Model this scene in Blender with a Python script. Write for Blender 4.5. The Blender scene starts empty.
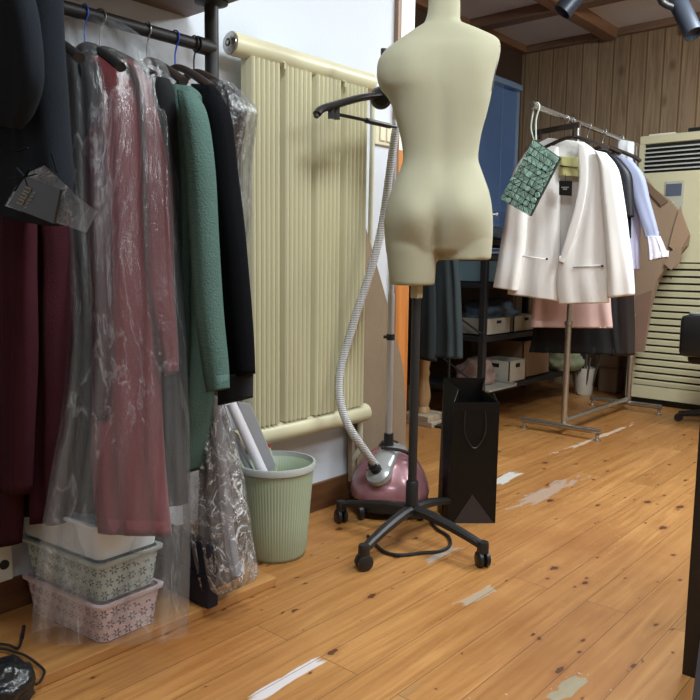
import bpy, bmesh, math, random
from mathutils import Vector, Matrix, noise
random.seed(7)
# ---------------------------------------------------------------- camera, world, light, exposure
F = 745.0; H = 0.92
RX = Vector((0.75287642, 0.08852729, -0.65218097))
RY = Vector((0.65804258, -0.0823809, 0.74846065))
RZ = Vector((0.01253194, -0.99266122, -0.12027737))
EYE = Vector((0, 0, H))
sc = bpy.context.scene
cd = bpy.data.cameras.new('camera'); cam = bpy.data.objects.new('camera', cd); sc.collection.objects.link(cam)
cd.sensor_width = 36; cd.lens = 36 * F / 700; cd.clip_start = 0.05
# columns of the world matrix: camera right, up, backward
m = Matrix(((RX[0], -RX[1], -RX[2], 0), (RY[0], -RY[1], -RY[2], 0), (RZ[0], -RZ[1], -RZ[2], H), (0, 0, 0, 1)))
q = m.to_quaternion(); q.normalize()
cam.rotation_mode = 'QUATERNION'; cam.rotation_quaternion = q; cam.location = EYE
sc.camera = cam
w = bpy.data.worlds.new('world'); sc.world = w; w.use_nodes = True
w.node_tree.nodes['Background'].inputs[0].default_value = (0.55, 0.65, 0.8, 1)
w.node_tree.nodes['Background'].inputs[1].default_value = 0.25
sc.view_settings.view_transform = 'Standard'; sc.view_settings.look = 'None'
sc.view_settings.gamma = 1; sc.view_settings.use_curve_mapping = False
sc.view_settings.exposure = 0.36
def area(name, loc, sx, sy, power, col, rot=(0, 0, 0)):
    l = bpy.data.lights.new(name, 'AREA'); l.shape = 'RECTANGLE'; l.size = sx; l.size_y = sy
    l.energy = power; l.color = col
    o = bpy.data.objects.new(name, l); o.location = loc; o.rotation_euler = rot; sc.collection.objects.link(o)
    return o
area('ceiling_panel_light', (-0.55, 1.1, 2.44), 0.5, 0.5, 26, (0.88, 0.97, 1.0))
area('ceiling_panel_light', (-0.6, 3.5, 2.44), 0.7, 0.7, 36, (0.9, 0.98, 1.0))
area('ceiling_panel_light', (0.9, 2.2, 2.44), 0.6, 0.6, 22, (0.9, 0.98, 1.0))
area('ceiling_panel_light', (0.9, -0.5, 2.44), 0.6, 0.6, 12, (0.85, 0.95, 1.0))

def fill_point(loc, power, rad, col):  # added fill lights without a fixture, to brighten ceiling and blazer
    l = bpy.data.lights.new('added_fill_point', 'POINT'); l.energy = power; l.color = col; l.shadow_soft_size = rad
    o = bpy.data.objects.new('added_fill_point', l); o.location = loc; sc.collection.objects.link(o)
fill_point((-0.15, 3.0, 2.2), 46, .12, (0.92, 1.0, 0.99))
fill_point((0.4, 1.4, 2.2), 13, .12, (0.9, 0.98, 1.0))
# ---------------------------------------------------------------- geometry from directions of sight
def ray(px, py):
    v = Vector((px - 350, py - 350, F))
    return Vector((RX.dot(v), RY.dot(v), RZ.dot(v)))
FH = Vector((-0.657, 0.754, 0)).normalized()
RH = Vector((FH.y, -FH.x, 0))
def P(px, py, pl):
    """point where the line of sight meets a plane: ('X',v) ('Y',v) ('Z',v) ('D',v) or ('V',(x,y),(x,y))"""
    r = ray(px, py); k = pl[0]
    if k == 'X': t = pl[1] / r.x
    elif k == 'Y': t = pl[1] / r.y
    elif k == 'Z': t = (pl[1] - H) / r.z
    elif k == 'D': t = pl[1] / r.dot(FH)
    else:
        a, b = Vector((*pl[1], 0)), Vector((*pl[2], 0)); d = b - a; n = Vector((-d.y, d.x, 0))
        t = n.dot(a - EYE) / n.dot(r)
    return EYE + r * t
def pnorm(pl):
    k = pl[0]
    if k == 'X': n = Vector((1, 0, 0))
    elif k == 'Y': n = Vector((0, -1, 0))
    elif k == 'D': n = -FH
    else:
        a, b = Vector((*pl[1], 0)), Vector((*pl[2], 0)); d = b - a; n = Vector((-d.y, d.x, 0)).normalized()
        if n.dot(EYE - a) < 0: n = -n
    return n

# ---------------------------------------------------------------- materials
def lin(c):
    return tuple(((v / 255) / 12.92 if v / 255 <= 0.04045 else ((v / 255 + 0.055) / 1.055) ** 2.4) for v in c) + (1,)
MC = {}
def mat(name, rgb, rough=0.6, metal=0.0, var=0.12, vscale=8.0, bump=0.0, bscale=60.0, spec=0.5, coat=0.0, stretch=(1, 1, 1), sheen=0.0, emit=0.0):
    if name in MC: return MC[name]
    M = bpy.data.materials.new(name); M.use_nodes = True; nt = M.node_tree; N = nt.nodes; L = nt.links
    b = N['Principled BSDF']; b.inputs['Roughness'].default_value = rough; b.inputs['Metallic'].default_value = metal
    b.inputs['Specular IOR Level'].default_value = spec; b.inputs['Coat Weight'].default_value = coat
    b.inputs['Sheen Weight'].default_value = sheen
    tc = N.new('ShaderNodeTexCoord'); mp = N.new('ShaderNodeMapping'); mp.inputs['Scale'].default_value = stretch
    L.new(tc.outputs['Object'], mp.inputs[0])
    n1 = N.new('ShaderNodeTexNoise'); n1.inputs['Scale'].default_value = vscale; n1.inputs['Detail'].default_value = 5
    L.new(mp.outputs[0], n1.inputs['Vector'])
    c = lin(rgb); mx = N.new('ShaderNodeMix'); mx.data_type = 'RGBA'
    mx.inputs[6].default_value = tuple(v * (1 - var) for v in c[:3]) + (1,)
    mx.inputs[7].default_value = tuple(min(1, v * (1 + var)) for v in c[:3]) + (1,)
    L.new(n1.outputs['Fac'], mx.inputs[0]); L.new(mx.outputs[2], b.inputs['Base Color'])
    if bump:
        n2 = N.new('ShaderNodeTexNoise'); n2.inputs['Scale'].default_value = bscale; n2.inputs['Detail'].default_value = 3
        L.new(mp.outputs[0], n2.inputs['Vector'])
        bp = N.new('ShaderNodeBump'); bp.inputs['Strength'].default_value = bump; bp.inputs['Distance'].default_value = 0.01
        L.new(n2.outputs['Fac'], bp.inputs['Height']); L.new(bp.outputs[0], b.inputs['Normal'])
    if emit:
        b.inputs['Emission Color'].default_value = c; b.inputs['Emission Strength'].default_value = emit
    MC[name] = M
    return M
def film(name, tint=0.93, white=0.10, gloss=0.22, wscale=9.0, stretch=(1, 1, .25), crisp=0.5, bump=0.6, col=(225, 228, 232), bdist=0.02, band=.015, fm=0.3):
    """clear creased plastic film"""
    M = bpy.data.materials.new(name); M.use_nodes = True; nt = M.node_tree; N = nt.nodes; L = nt.links
    N.remove(N['Principled BSDF']); out = N['Material Output']
    tc = N.new('ShaderNodeTexCoord'); mp = N.new('ShaderNodeMapping'); mp.inputs['Scale'].default_value = stretch
    L.new(tc.outputs['Object'], mp.inputs[0])
    nz = N.new('ShaderNodeTexNoise'); nz.inputs['Scale'].default_value = wscale; nz.inputs['Detail'].default_value = 6
    nz.inputs['Roughness'].default_value = 0.62; nz.inputs['Distortion'].default_value = 1.2
    L.new(mp.outputs[0], nz.inputs['Vector'])
    bp = N.new('ShaderNodeBump'); bp.inputs['Strength'].default_value = bump; bp.inputs['Distance'].default_value = bdist
    L.new(nz.outputs['Fac'], bp.inputs['Height'])
    tr = N.new('ShaderNodeBsdfTransparent'); tr.inputs[0].default_value = (tint, tint, tint, 1)
    df = N.new('ShaderNodeBsdfDiffuse'); df.inputs[0].default_value = lin(col); L.new(bp.outputs[0], df.inputs['Normal'])
    gl = N.new('ShaderNodeBsdfGlossy'); gl.inputs['Roughness'].default_value = 0.16; L.new(bp.outputs[0], gl.inputs['Normal'])
    lw = N.new('ShaderNodeLayerWeight'); lw.inputs[0].default_value = 0.35; L.new(bp.outputs[0], lw.inputs['Normal'])
    # slightly milky film; whiter crease bands are glints painted into the colour
    rp = N.new('ShaderNodeValToRGB'); rp.color_ramp.elements[0].position = .5 - band; rp.color_ramp.elements[0].color = (white, white, white, 1)
    e = rp.color_ramp.elements[1]; e.position = 0.5; e.color = (crisp, crisp, crisp, 1)
    e2 = rp.color_ramp.elements.new(.5 + band); e2.color = (white, white, white, 1)
    L.new(nz.outputs['Fac'], rp.inputs[0])
    m1 = N.new('ShaderNodeMixShader'); L.new(rp.outputs[0], m1.inputs[0]); L.new(tr.outputs[0], m1.inputs[1]); L.new(df.outputs[0], m1.inputs[2])
    mu = N.new('ShaderNodeMath'); mu.operation = 'MULTIPLY_ADD'; mu.inputs[1].default_value = fm; mu.inputs[2].default_value = gloss * 0.3
    L.new(lw.outputs['Fresnel'], mu.inputs[0])
    m2 = N.new('ShaderNodeMixShader'); L.new(mu.outputs[0], m2.inputs[0]); L.new(m1.outputs[0], m2.inputs[1]); L.new(gl.outputs[0], m2.inputs[2])
    L.new(m2.outputs[0], out.inputs[0])
    return M
def nodes_new(name):
    M = bpy.data.materials.new(name); M.use_nodes = True
    return M, M.node_tree.nodes, M.node_tree.links
def mathn(N, L, op, a, b=None, c=None):
    n = N.new('ShaderNodeMath'); n.operation = op
    for i, v in enumerate((a, b, c)):
        if v is None: continue
        if isinstance(v, (int, float)): n.inputs[i].default_value = v
        else: L.new(v, n.inputs[i])
    return n.outputs[0]

def plank_floor():
    M, N, L = nodes_new('honey_pine_planks'); b = N['Principled BSDF']
    tc = N.new('ShaderNodeTexCoord'); sp = N.new('ShaderNodeSeparateXYZ'); L.new(tc.outputs['Object'], sp.inputs[0])
    cb = N.new('ShaderNodeCombineXYZ'); L.new(sp.outputs['Y'], cb.inputs['X']); L.new(sp.outputs['X'], cb.inputs['Y'])
    br = N.new('ShaderNodeTexBrick'); L.new(cb.outputs[0], br.inputs['Vector'])
    br.inputs['Scale'].default_value = 1; br.inputs['Brick Width'].default_value = 1.9; br.inputs['Row Height'].default_value = 0.112
    br.inputs['Mortar Size'].default_value = 0.0011; br.inputs['Mortar Smooth'].default_value = 0.3; br.offset = 0.37; br.offset_frequency = 2
    br.inputs['Bias'].default_value = 0
    br.inputs['Color1'].default_value = (0, 0, 0, 1); br.inputs['Color2'].default_value = (1, 1, 1, 1); br.inputs['Mortar'].default_value = (.5, .5, .5, 1)
    # each board shifts the grain
    sh = N.new('ShaderNodeVectorMath'); sh.operation = 'MULTIPLY_ADD'; L.new(br.outputs['Color'], sh.inputs[0])
    sh.inputs[1].default_value = (3, 7, 5); L.new(tc.outputs['Object'], sh.inputs[2])
    mp = N.new('ShaderNodeMapping'); mp.inputs['Scale'].default_value = (26, 1.3, 1); L.new(sh.outputs[0], mp.inputs[0])
    g = N.new('ShaderNodeTexNoise'); g.inputs['Scale'].default_value = 1.5; g.inputs['Detail'].default_value = 6; g.inputs['Distortion'].default_value = 1.4
    L.new(mp.outputs[0], g.inputs['Vector'])
    r = N.new('ShaderNodeValToRGB'); L.new(g.outputs['Fac'], r.inputs[0])
    r.color_ramp.elements[0].position = .18; r.color_ramp.elements[0].color = lin((148, 98, 50))
    r.color_ramp.elements[1].position = .82; r.color_ramp.elements[1].color = lin((198, 147, 88))
    # board to board tint
    mx = N.new('ShaderNodeMix'); mx.data_type = 'RGBA'; mx.blend_type = 'MULTIPLY'; mx.inputs[0].default_value = 1
    rr = N.new('ShaderNodeValToRGB'); L.new(br.outputs['Color'], rr.inputs[0])
    rr.color_ramp.elements[0].color = (0.80, 0.76, 0.70, 1); rr.color_ramp.elements[1].color = (1, 1, 1, 1)
    L.new(r.outputs[0], mx.inputs[6]); L.new(rr.outputs[0], mx.inputs[7])
    cur = mx.outputs[2]
    def blend(cur, fac, col, mode='MIX'):
        k = N.new('ShaderNodeMix'); k.data_type = 'RGBA'; k.blend_type = mode; L.new(fac, k.inputs[0]); L.new(cur, k.inputs[6]); k.inputs[7].default_value = col
        return k.outputs[2]
    # large tone drift
    n = N.new('ShaderNodeTexNoise'); n.inputs['Scale'].default_value = 1.6; n.inputs['Detail'].default_value = 4; L.new(tc.outputs['Object'], n.inputs['Vector'])
    f = N.new('ShaderNodeMapRange'); L.new(n.outputs['Fac'], f.inputs[0]); f.inputs[1].default_value = .45; f.inputs[2].default_value = .68; f.inputs[4].default_value = .6
    cur = blend(cur, f.outputs[0], lin((140, 86, 42)))
    # knots
    for sc_, thr, sx, keep in ((7.5, .085, .5, .66), (13.0, .09, .5, .78), (24.0, .11, .5, .88)):
        mk = N.new('ShaderNodeMapping'); mk.inputs['Scale'].default_value = (1, sx, 1); L.new(tc.outputs['Object'], mk.inputs[0])
        wv = N.new('ShaderNodeTexNoise'); wv.inputs['Scale'].default_value = 30; L.new(tc.outputs['Object'], wv.inputs['Vector'])
        ad = N.new('ShaderNodeVectorMath'); ad.operation = 'MULTIPLY_ADD'; L.new(wv.outputs['Color'], ad.inputs[0]); ad.inputs[1].default_value = (.02, .02, 0); L.new(mk.outputs[0], ad.inputs[2])
        v = N.new('ShaderNodeTexVoronoi'); v.voronoi_dimensions = '2D'; v.inputs['Scale'].default_value = sc_; L.new(ad.outputs[0], v.inputs['Vector'])
        s2 = N.new('ShaderNodeSeparateColor'); L.new(v.outputs['Color'], s2.inputs[0])
        on = mathn(N, L, 'GREATER_THAN', s2.outputs[0], keep)
        size = mathn(N, L, 'MULTIPLY', s2.outputs[1], thr)
        core = mathn(N, L, 'MULTIPLY', mathn(N, L, 'LESS_THAN', v.outputs['Distance'], size), on)
        mr = N.new('ShaderNodeMapRange'); L.new(mathn(N, L, 'DIVIDE', v.outputs['Distance'], mathn(N, L, 'ADD', size, .01)), mr.inputs[0])
        mr.inputs[1].default_value = .4; mr.inputs[2].default_value = 2.2; mr.inputs[3].default_value = .55; mr.inputs[4].default_value = 0
        cur = blend(cur, mathn(N, L, 'MULTIPLY', mr.outputs[0], on), lin((122, 66, 28)))
        cur = blend(cur, mathn(N, L, 'MULTIPLY', core, .8), lin((62, 34, 20)))
    # worn grey patches and streaks where old paint shows
    wn = N.new('ShaderNodeTexNoise'); wn.inputs['Scale'].default_value = 14; wn.inputs['Detail'].default_value = 5; wn.inputs['Distortion'].default_value = 1
    mw = N.new('ShaderNodeMapping'); mw.inputs['Scale'].default_value = (2.2, .6, 1); L.new(tc.outputs['Object'], mw.inputs[0]); L.new(mw.outputs[0], wn.inputs['Vector'])
    for (x0, y0, x1, y1, wd, col, st) in PATCH:
        dx, dy = x1 - x0, y1 - y0; ln = math.hypot(dx, dy); ux, uy = dx / ln, dy / ln
        ax = mathn(N, L, 'SUBTRACT', sp.outputs['X'], (x0 + x1) / 2); ay = mathn(N, L, 'SUBTRACT', sp.outputs['Y'], (y0 + y1) / 2)
        u = mathn(N, L, 'ABSOLUTE', mathn(N, L, 'ADD', mathn(N, L, 'MULTIPLY', ax, ux), mathn(N, L, 'MULTIPLY', ay, uy)))
        vv = mathn(N, L, 'ABSOLUTE', mathn(N, L, 'SUBTRACT', mathn(N, L, 'MULTIPLY', ax, uy), mathn(N, L, 'MULTIPLY', ay, ux)))
        d = mathn(N, L, 'MAXIMUM', mathn(N, L, 'DIVIDE', u, ln / 2), mathn(N, L, 'DIVIDE', vv, wd / 2))
        d = mathn(N, L, 'ADD', d, mathn(N, L, 'MULTIPLY', mathn(N, L, 'SUBTRACT', wn.outputs['Fac'], .5), 2.6 if st < .8 else 1.1))
        mr = N.new('ShaderNodeMapRange'); L.new(d, mr.inputs[0]); mr.inputs[1].default_value = .8; mr.inputs[2].default_value = 1.0; mr.inputs[3].default_value = st; mr.inputs[4].default_value = 0
        cur = blend(cur, mr.outputs[0], lin(col))
    # scattered grey flecks of wear
    n3 = N.new('ShaderNodeTexNoise'); n3.inputs['Scale'].default_value = 60; n3.inputs['Detail'].default_value = 3; L.new(tc.outputs['Object'], n3.inputs['Vector'])
    n4 = N.new('ShaderNodeTexNoise'); n4.inputs['Scale'].default_value = 2.6; L.new(tc.outputs['Object'], n4.inputs['Vector'])
    fl = mathn(N, L, 'MULTIPLY', mathn(N, L, 'GREATER_THAN', n3.outputs['Fac'], .70), mathn(N, L, 'GREATER_THAN', n4.outputs['Fac'], .55))
    cur = blend(cur, mathn(N, L, 'MULTIPLY', fl, .5), lin((198, 186, 172)))
    # gaps
    cur = blend(cur, mathn(N, L, 'MULTIPLY', br.outputs['Fac'], .75), lin((70, 42, 22)))
    L.new(cur, b.inputs['Base Color'])
    rg = N.new('ShaderNodeMapRange'); L.new(g.outputs['Fac'], rg.inputs[0]); rg.inputs[3].default_value = .34; rg.inputs[4].default_value = .5
    L.new(rg.outputs[0], b.inputs['Roughness']); b.inputs['Specular IOR Level'].default_value = .45
    bp = N.new('ShaderNodeBump'); bp.inputs['Strength'].default_value = .25; bp.inputs['Distance'].default_value = .004
    L.new(mathn(N, L, 'SUBTRACT', g.outputs['Fac'], mathn(N, L, 'MULTIPLY', br.outputs['Fac'], 1.5)), bp.inputs['Height']); L.new(bp.outputs[0], b.inputs['Normal'])
    return M
def wall_planks():
    M, N, L = nodes_new('brown_wall_boards'); b = N['Principled BSDF']
    tc = N.new('ShaderNodeTexCoord'); sp = N.new('ShaderNodeSeparateXYZ'); L.new(tc.outputs['Object'], sp.inputs[0])
    s = mathn(N, L, 'ADD', sp.outputs['X'], sp.outputs['Y'])
    cell = mathn(N, L, 'FLOOR', mathn(N, L, 'DIVIDE', s, .116))
    fr = mathn(N, L, 'FRACT', mathn(N, L, 'DIVIDE', s, .116))
    edge = mathn(N, L, 'MINIMUM', fr, mathn(N, L, 'SUBTRACT', 1.0, fr))
    wn = N.new('ShaderNodeTexWhiteNoise'); wn.noise_dimensions = '1D'; L.new(cell, wn.inputs['W'])
    cb = N.new('ShaderNodeCombineXYZ'); L.new(mathn(N, L, 'MULTIPLY', s, 22), cb.inputs[0]); L.new(mathn(N, L, 'MULTIPLY', wn.outputs['Value'], 40), cb.inputs[1]); L.new(mathn(N, L, 'MULTIPLY', sp.outputs['Z'], 1.6), cb.inputs[2])
    g = N.new('ShaderNodeTexNoise'); g.inputs['Scale'].default_value = 1.2; g.inputs['Detail'].default_value = 5; g.inputs['Distortion'].default_value = 1.6; L.new(cb.outputs[0], g.inputs['Vector'])
    r = N.new('ShaderNodeValToRGB'); L.new(g.outputs['Fac'], r.inputs[0])
    r.color_ramp.elements[0].position = .3; r.color_ramp.elements[0].color = lin((136, 114, 90))
    r.color_ramp.elements[1].position = .7; r.color_ramp.elements[1].color = lin((176, 150, 120))
    mx = N.new('ShaderNodeMix'); mx.data_type = 'RGBA'; mx.blend_type = 'MULTIPLY'; mx.inputs[0].default_value = 1
    rr = N.new('ShaderNodeValToRGB'); L.new(wn.outputs['Value'], rr.inputs[0]); rr.color_ramp.elements[0].color = (.74, .72, .7, 1); rr.color_ramp.elements[1].color = (1, 1, 1, 1)
    L.new(r.outputs[0], mx.inputs[6]); L.new(rr.outputs[0], mx.inputs[7]); cur = mx.outputs[2]
    cb2 = N.new('ShaderNodeCombineXYZ'); L.new(s, cb2.inputs[0]); L.new(mathn(N, L, 'MULTIPLY', sp.outputs['Z'], .6), cb2.inputs[1])
    v = N.new('ShaderNodeTexVoronoi'); v.voronoi_dimensions = '2D'; v.inputs['Scale'].default_value = 3.4; L.new(cb2.outputs[0], v.inputs['Vector'])
    mr = N.new('ShaderNodeMapRange'); L.new(v.outputs['Distance'], mr.inputs[0]); mr.inputs[1].default_value = .03; mr.inputs[2].default_value = .11; mr.inputs[3].default_value = .5; mr.inputs[4].default_value = 0
    k = N.new('ShaderNodeMix'); k.data_type = 'RGBA'; L.new(mr.outputs[0], k.inputs[0]); L.new(cur, k.inputs[6]); k.inputs[7].default_value = lin((70, 44, 28)); cur = k.outputs[2]
    # bevelled pale groove beside a thin dark gap
    gr = mathn(N, L, 'LESS_THAN', edge, .13)
    k = N.new('ShaderNodeMix'); k.data_type = 'RGBA'; L.new(mathn(N, L, 'MULTIPLY', gr, .35), k.inputs[0]); L.new(cur, k.inputs[6]); k.inputs[7].default_value = lin((178, 146, 108)); cur = k.outputs[2]
    gp = mathn(N, L, 'LESS_THAN', edge, .05)
    k = N.new('ShaderNodeMix'); k.data_type = 'RGBA'; L.new(mathn(N, L, 'MULTIPLY', gp, .6), k.inputs[0]); L.new(cur, k.inputs[6]); k.inputs[7].default_value = lin((60, 40, 28)); cur = k.outputs[2]
    L.new(cur, b.inputs['Base Color']); b.inputs['Roughness'].default_value = .55
    bp = N.new('ShaderNodeBump'); bp.inputs['Strength'].default_value = .5; bp.inputs['Distance'].default_value = .006
    L.new(mathn(N, L, 'MINIMUM', edge, .06), bp.inputs['Height']); L.new(bp.outputs[0], b.inputs['Normal'])
    return M
def wood(name, dark, light, axis=1, rough=.45, scale=14):
    if name in MC: return MC[name]
    M, N, L = nodes_new(name); b = N['Principled BSDF']
    tc = N.new('ShaderNodeTexCoord'); mp = N.new('ShaderNodeMapping'); s = [scale] * 3; s[axis] = scale * .07; mp.inputs['Scale'].default_value = s
    L.new(tc.outputs['Object'], mp.inputs[0])
    g = N.new('ShaderNodeTexNoise'); g.inputs['Scale'].default_value = 1.5; g.inputs['Detail'].default_value = 5; g.inputs['Distortion'].default_value = 1.2; L.new(mp.outputs[0], g.inputs['Vector'])
    r = N.new('ShaderNodeValToRGB'); L.new(g.outputs['Fac'], r.inputs[0])
    r.color_ramp.elements[0].position = .3; r.color_ramp.elements[0].color = lin(dark); r.color_ramp.elements[1].position = .7; r.color_ramp.elements[1].color = lin(light)
    L.new(r.outputs[0], b.inputs['Base Color']); b.inputs['Roughness'].default_value = rough
    MC[name] = M
    return M

# ---------------------------------------------------------------- mesh helpers
class Geo:
    def __init__(s): s.v = []; s.f = []
    def add(s, vs, fs):
        o = len(s.v); s.v += [Vector(v) for v in vs]; s.f += [tuple(i + o for i in f) for f in fs]; return s
    def box(s, x0, x1, y0, y1, z0, z1, b=0.0):
        if b:
            bm = bmesh.new(); bmesh.ops.create_cube(bm, size=1)
            bmesh.ops.scale(bm, vec=(x1 - x0, y1 - y0, z1 - z0), verts=bm.verts)
            bmesh.ops.translate(bm, vec=((x0 + x1) / 2, (y0 + y1) / 2, (z0 + z1) / 2), verts=bm.verts)
            bmesh.ops.bevel(bm, geom=bm.edges[:], offset=b, segments=2, affect='EDGES', profile=.5)
            bm.verts.ensure_lookup_table(); bm.verts.index_update()
            s.add([v.co.copy() for v in bm.verts], [[v.index for v in f.verts] for f in bm.faces]); bm.free(); return s
        vs = [(x, y, z) for z in (z0, z1) for y in (y0, y1) for x in (x0, x1)]
        return s.add(vs, [(0, 2, 3, 1), (4, 5, 7, 6), (0, 1, 5, 4), (2, 6, 7, 3), (0, 4, 6, 2), (1, 3, 7, 5)])
    def obox(s, c, ax, ay, az):
        """oriented box, half-axis vectors"""
        c, ax, ay, az = map(Vector, (c, ax, ay, az))
        vs = [c + i * ax + j * ay + k * az for k in (-1, 1) for j in (-1, 1) for i in (-1, 1)]
        return s.add(vs, [(0, 2, 3, 1), (4, 5, 7, 6), (0, 1, 5, 4), (2, 6, 7, 3), (0, 4, 6, 2), (1, 3, 7, 5)])
    def tube(s, pts, r, n=10, closed=False, smooth=0, flat=None):
        pts = [Vector(p) for p in pts]
        if smooth: pts = catmull(pts, smooth)
        k = len(pts); R = r if callable(r) else (lambda t: r)
        up = None; rings = []
        for i, p in enumerate(pts):
            t = (pts[min(i + 1, k - 1)] - pts[max(i - 1, 0)]).normalized()
            if up is None: up = Vector((0, 0, 1)) if abs(t.z) < .9 else Vector((1, 0, 0))
            a = t.cross(up).normalized(); up = a.cross(t).normalized(); rr = R(i / max(1, k - 1))
            fa = flat or (1, 1)
            rings.append([p + rr * (math.cos(2 * math.pi * j / n) * a * fa[0] + math.sin(2 * math.pi * j / n) * up * fa[1]) for j in range(n)])
        vs = [v for g in rings for v in g]; fs = []
        for i in range(k - 1):
            for j in range(n): fs.append((i * n + j, i * n + (j + 1) % n, (i + 1) * n + (j + 1) % n, (i + 1) * n + j))
        fs.append(tuple(range(n))[::-1]); fs.append(tuple((k - 1) * n + j for j in range(n)))
        return s.add(vs, fs)
    def lathe(s, prof, c, axis=(0, 0, 1), n=32, rib=None, cap=True):
        """prof: list of (r, h)"""
        c = Vector(c); ax = Vector(axis).normalized(); a = ax.orthogonal().normalized(); b = ax.cross(a); vs = []; fs = []
        for (r, h) in prof:
            for j in range(n):
                t = 2 * math.pi * j / n; rr = r * (1 + (rib(j, h) if rib else 0))
                vs.append(c + ax * h + rr * (math.cos(t) * a + math.sin(t) * b))
        k = len(prof)
        for i in range(k - 1):
            for j in range(n): fs.append((i * n + j, i * n + (j + 1) % n, (i + 1) * n + (j + 1) % n, (i + 1) * n + j))
        if cap and prof[0][0] > 0: fs.append(tuple(range(n))[::-1])
        if cap and prof[-1][0] > 0: fs.append(tuple((k - 1) * n + j for j in range(n)))
        return s.add(vs, fs)
    def prism(s, poly, off):
        """closed prism from a planar polygon of 3d points, pushed by off"""
        poly = [Vector(p) for p in poly]; off = Vector(off); n = len(poly)
        return s.add(poly + [p + off for p in poly], [tuple(range(n)), tuple(range(2 * n - 1, n - 1, -1))] + [(i, i + n, (i + 1) % n + n, (i + 1) % n) for i in range(n)])
    def done(s, name, M, parent=None, smooth=False, mods=None, label=None, cat=None, group=None, kind=None, origin=None):
        root = parent
        while root is not None and root.parent is not None: root = root.parent
        if root is not None: o0 = root.location.copy()
        elif origin is not None: o0 = Vector(origin)
        elif cat:
            zs = min(v.z for v in s.v); o0 = Vector((sum(v.x for v in s.v) / len(s.v), sum(v.y for v in s.v) / len(s.v), zs))
        else: o0 = Vector((0, 0, 0))
        me = bpy.data.meshes.new(name); me.from_pydata([v - o0 for v in s.v], [], s.f); me.update()
        bm = bmesh.new(); bm.from_mesh(me); bmesh.ops.remove_doubles(bm, verts=bm.verts, dist=1e-6); bmesh.ops.recalc_face_normals(bm, faces=bm.faces); bm.to_mesh(me); bm.free()
        if smooth:
            me.shade_smooth()
            if smooth != 'all':
                me.set_sharp_from_angle(angle=math.radians(40))
        me.materials.append(M)
        ob = bpy.data.objects.new(name, me); sc.collection.objects.link(ob)
        if parent is not None: ob.parent = parent
        else: ob.location = o0
        for md in (mods or []): md(ob)
        if label: ob['label'] = label
        if cat: ob['category'] = cat
        if group: ob['group'] = group
        if kind: ob['kind'] = kind
        return ob
def catmull(pts, n):
    out = []; k = len(pts)
    for i in range(k - 1):
        p0 = pts[max(i - 1, 0)]; p1 = pts[i]; p2 = pts[i + 1]; p3 = pts[min(i + 2, k - 1)]
        for j in range(n):
            t = j / n
            out.append(.5 * ((2 * p1) + (-p0 + p2) * t + (2 * p0 - 5 * p1 + 4 * p2 - p3) * t * t + (-p0 + 3 * p1 - 3 * p2 + p3) * t ** 3))
    out.append(pts[-1]); return out
def thing(name, loc, label, cat, group=None):
    o = bpy.data.objects.new(name, None); o.location = loc; o.empty_display_size = .1; sc.collection.objects.link(o)
    o['label'] = label; o['category'] = cat
    if group: o['group'] = group
    return o
def interp_rows(rows, n):
    """rows of numeric tuples, first value is the parameter key by index; smooth resample"""
    k = len(rows); out = []
    for i in range(n):
        t = i / (n - 1) * (k - 1); a = min(int(t), k - 2); u = t - a
        r0, r1, r2, r3 = rows[max(a - 1, 0)], rows[a], rows[a + 1], rows[min(a + 2, k - 1)]
        out.append(tuple((.5 * ((2 * b) + (-a_ + c) * u + (2 * a_ - 5 * b + 4 * c - d) * u * u + (-a_ + 3 * b - 3 * c + d) * u ** 3)) for a_, b, c, d in zip(r0, r1, r2, r3)))
    return out
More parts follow.
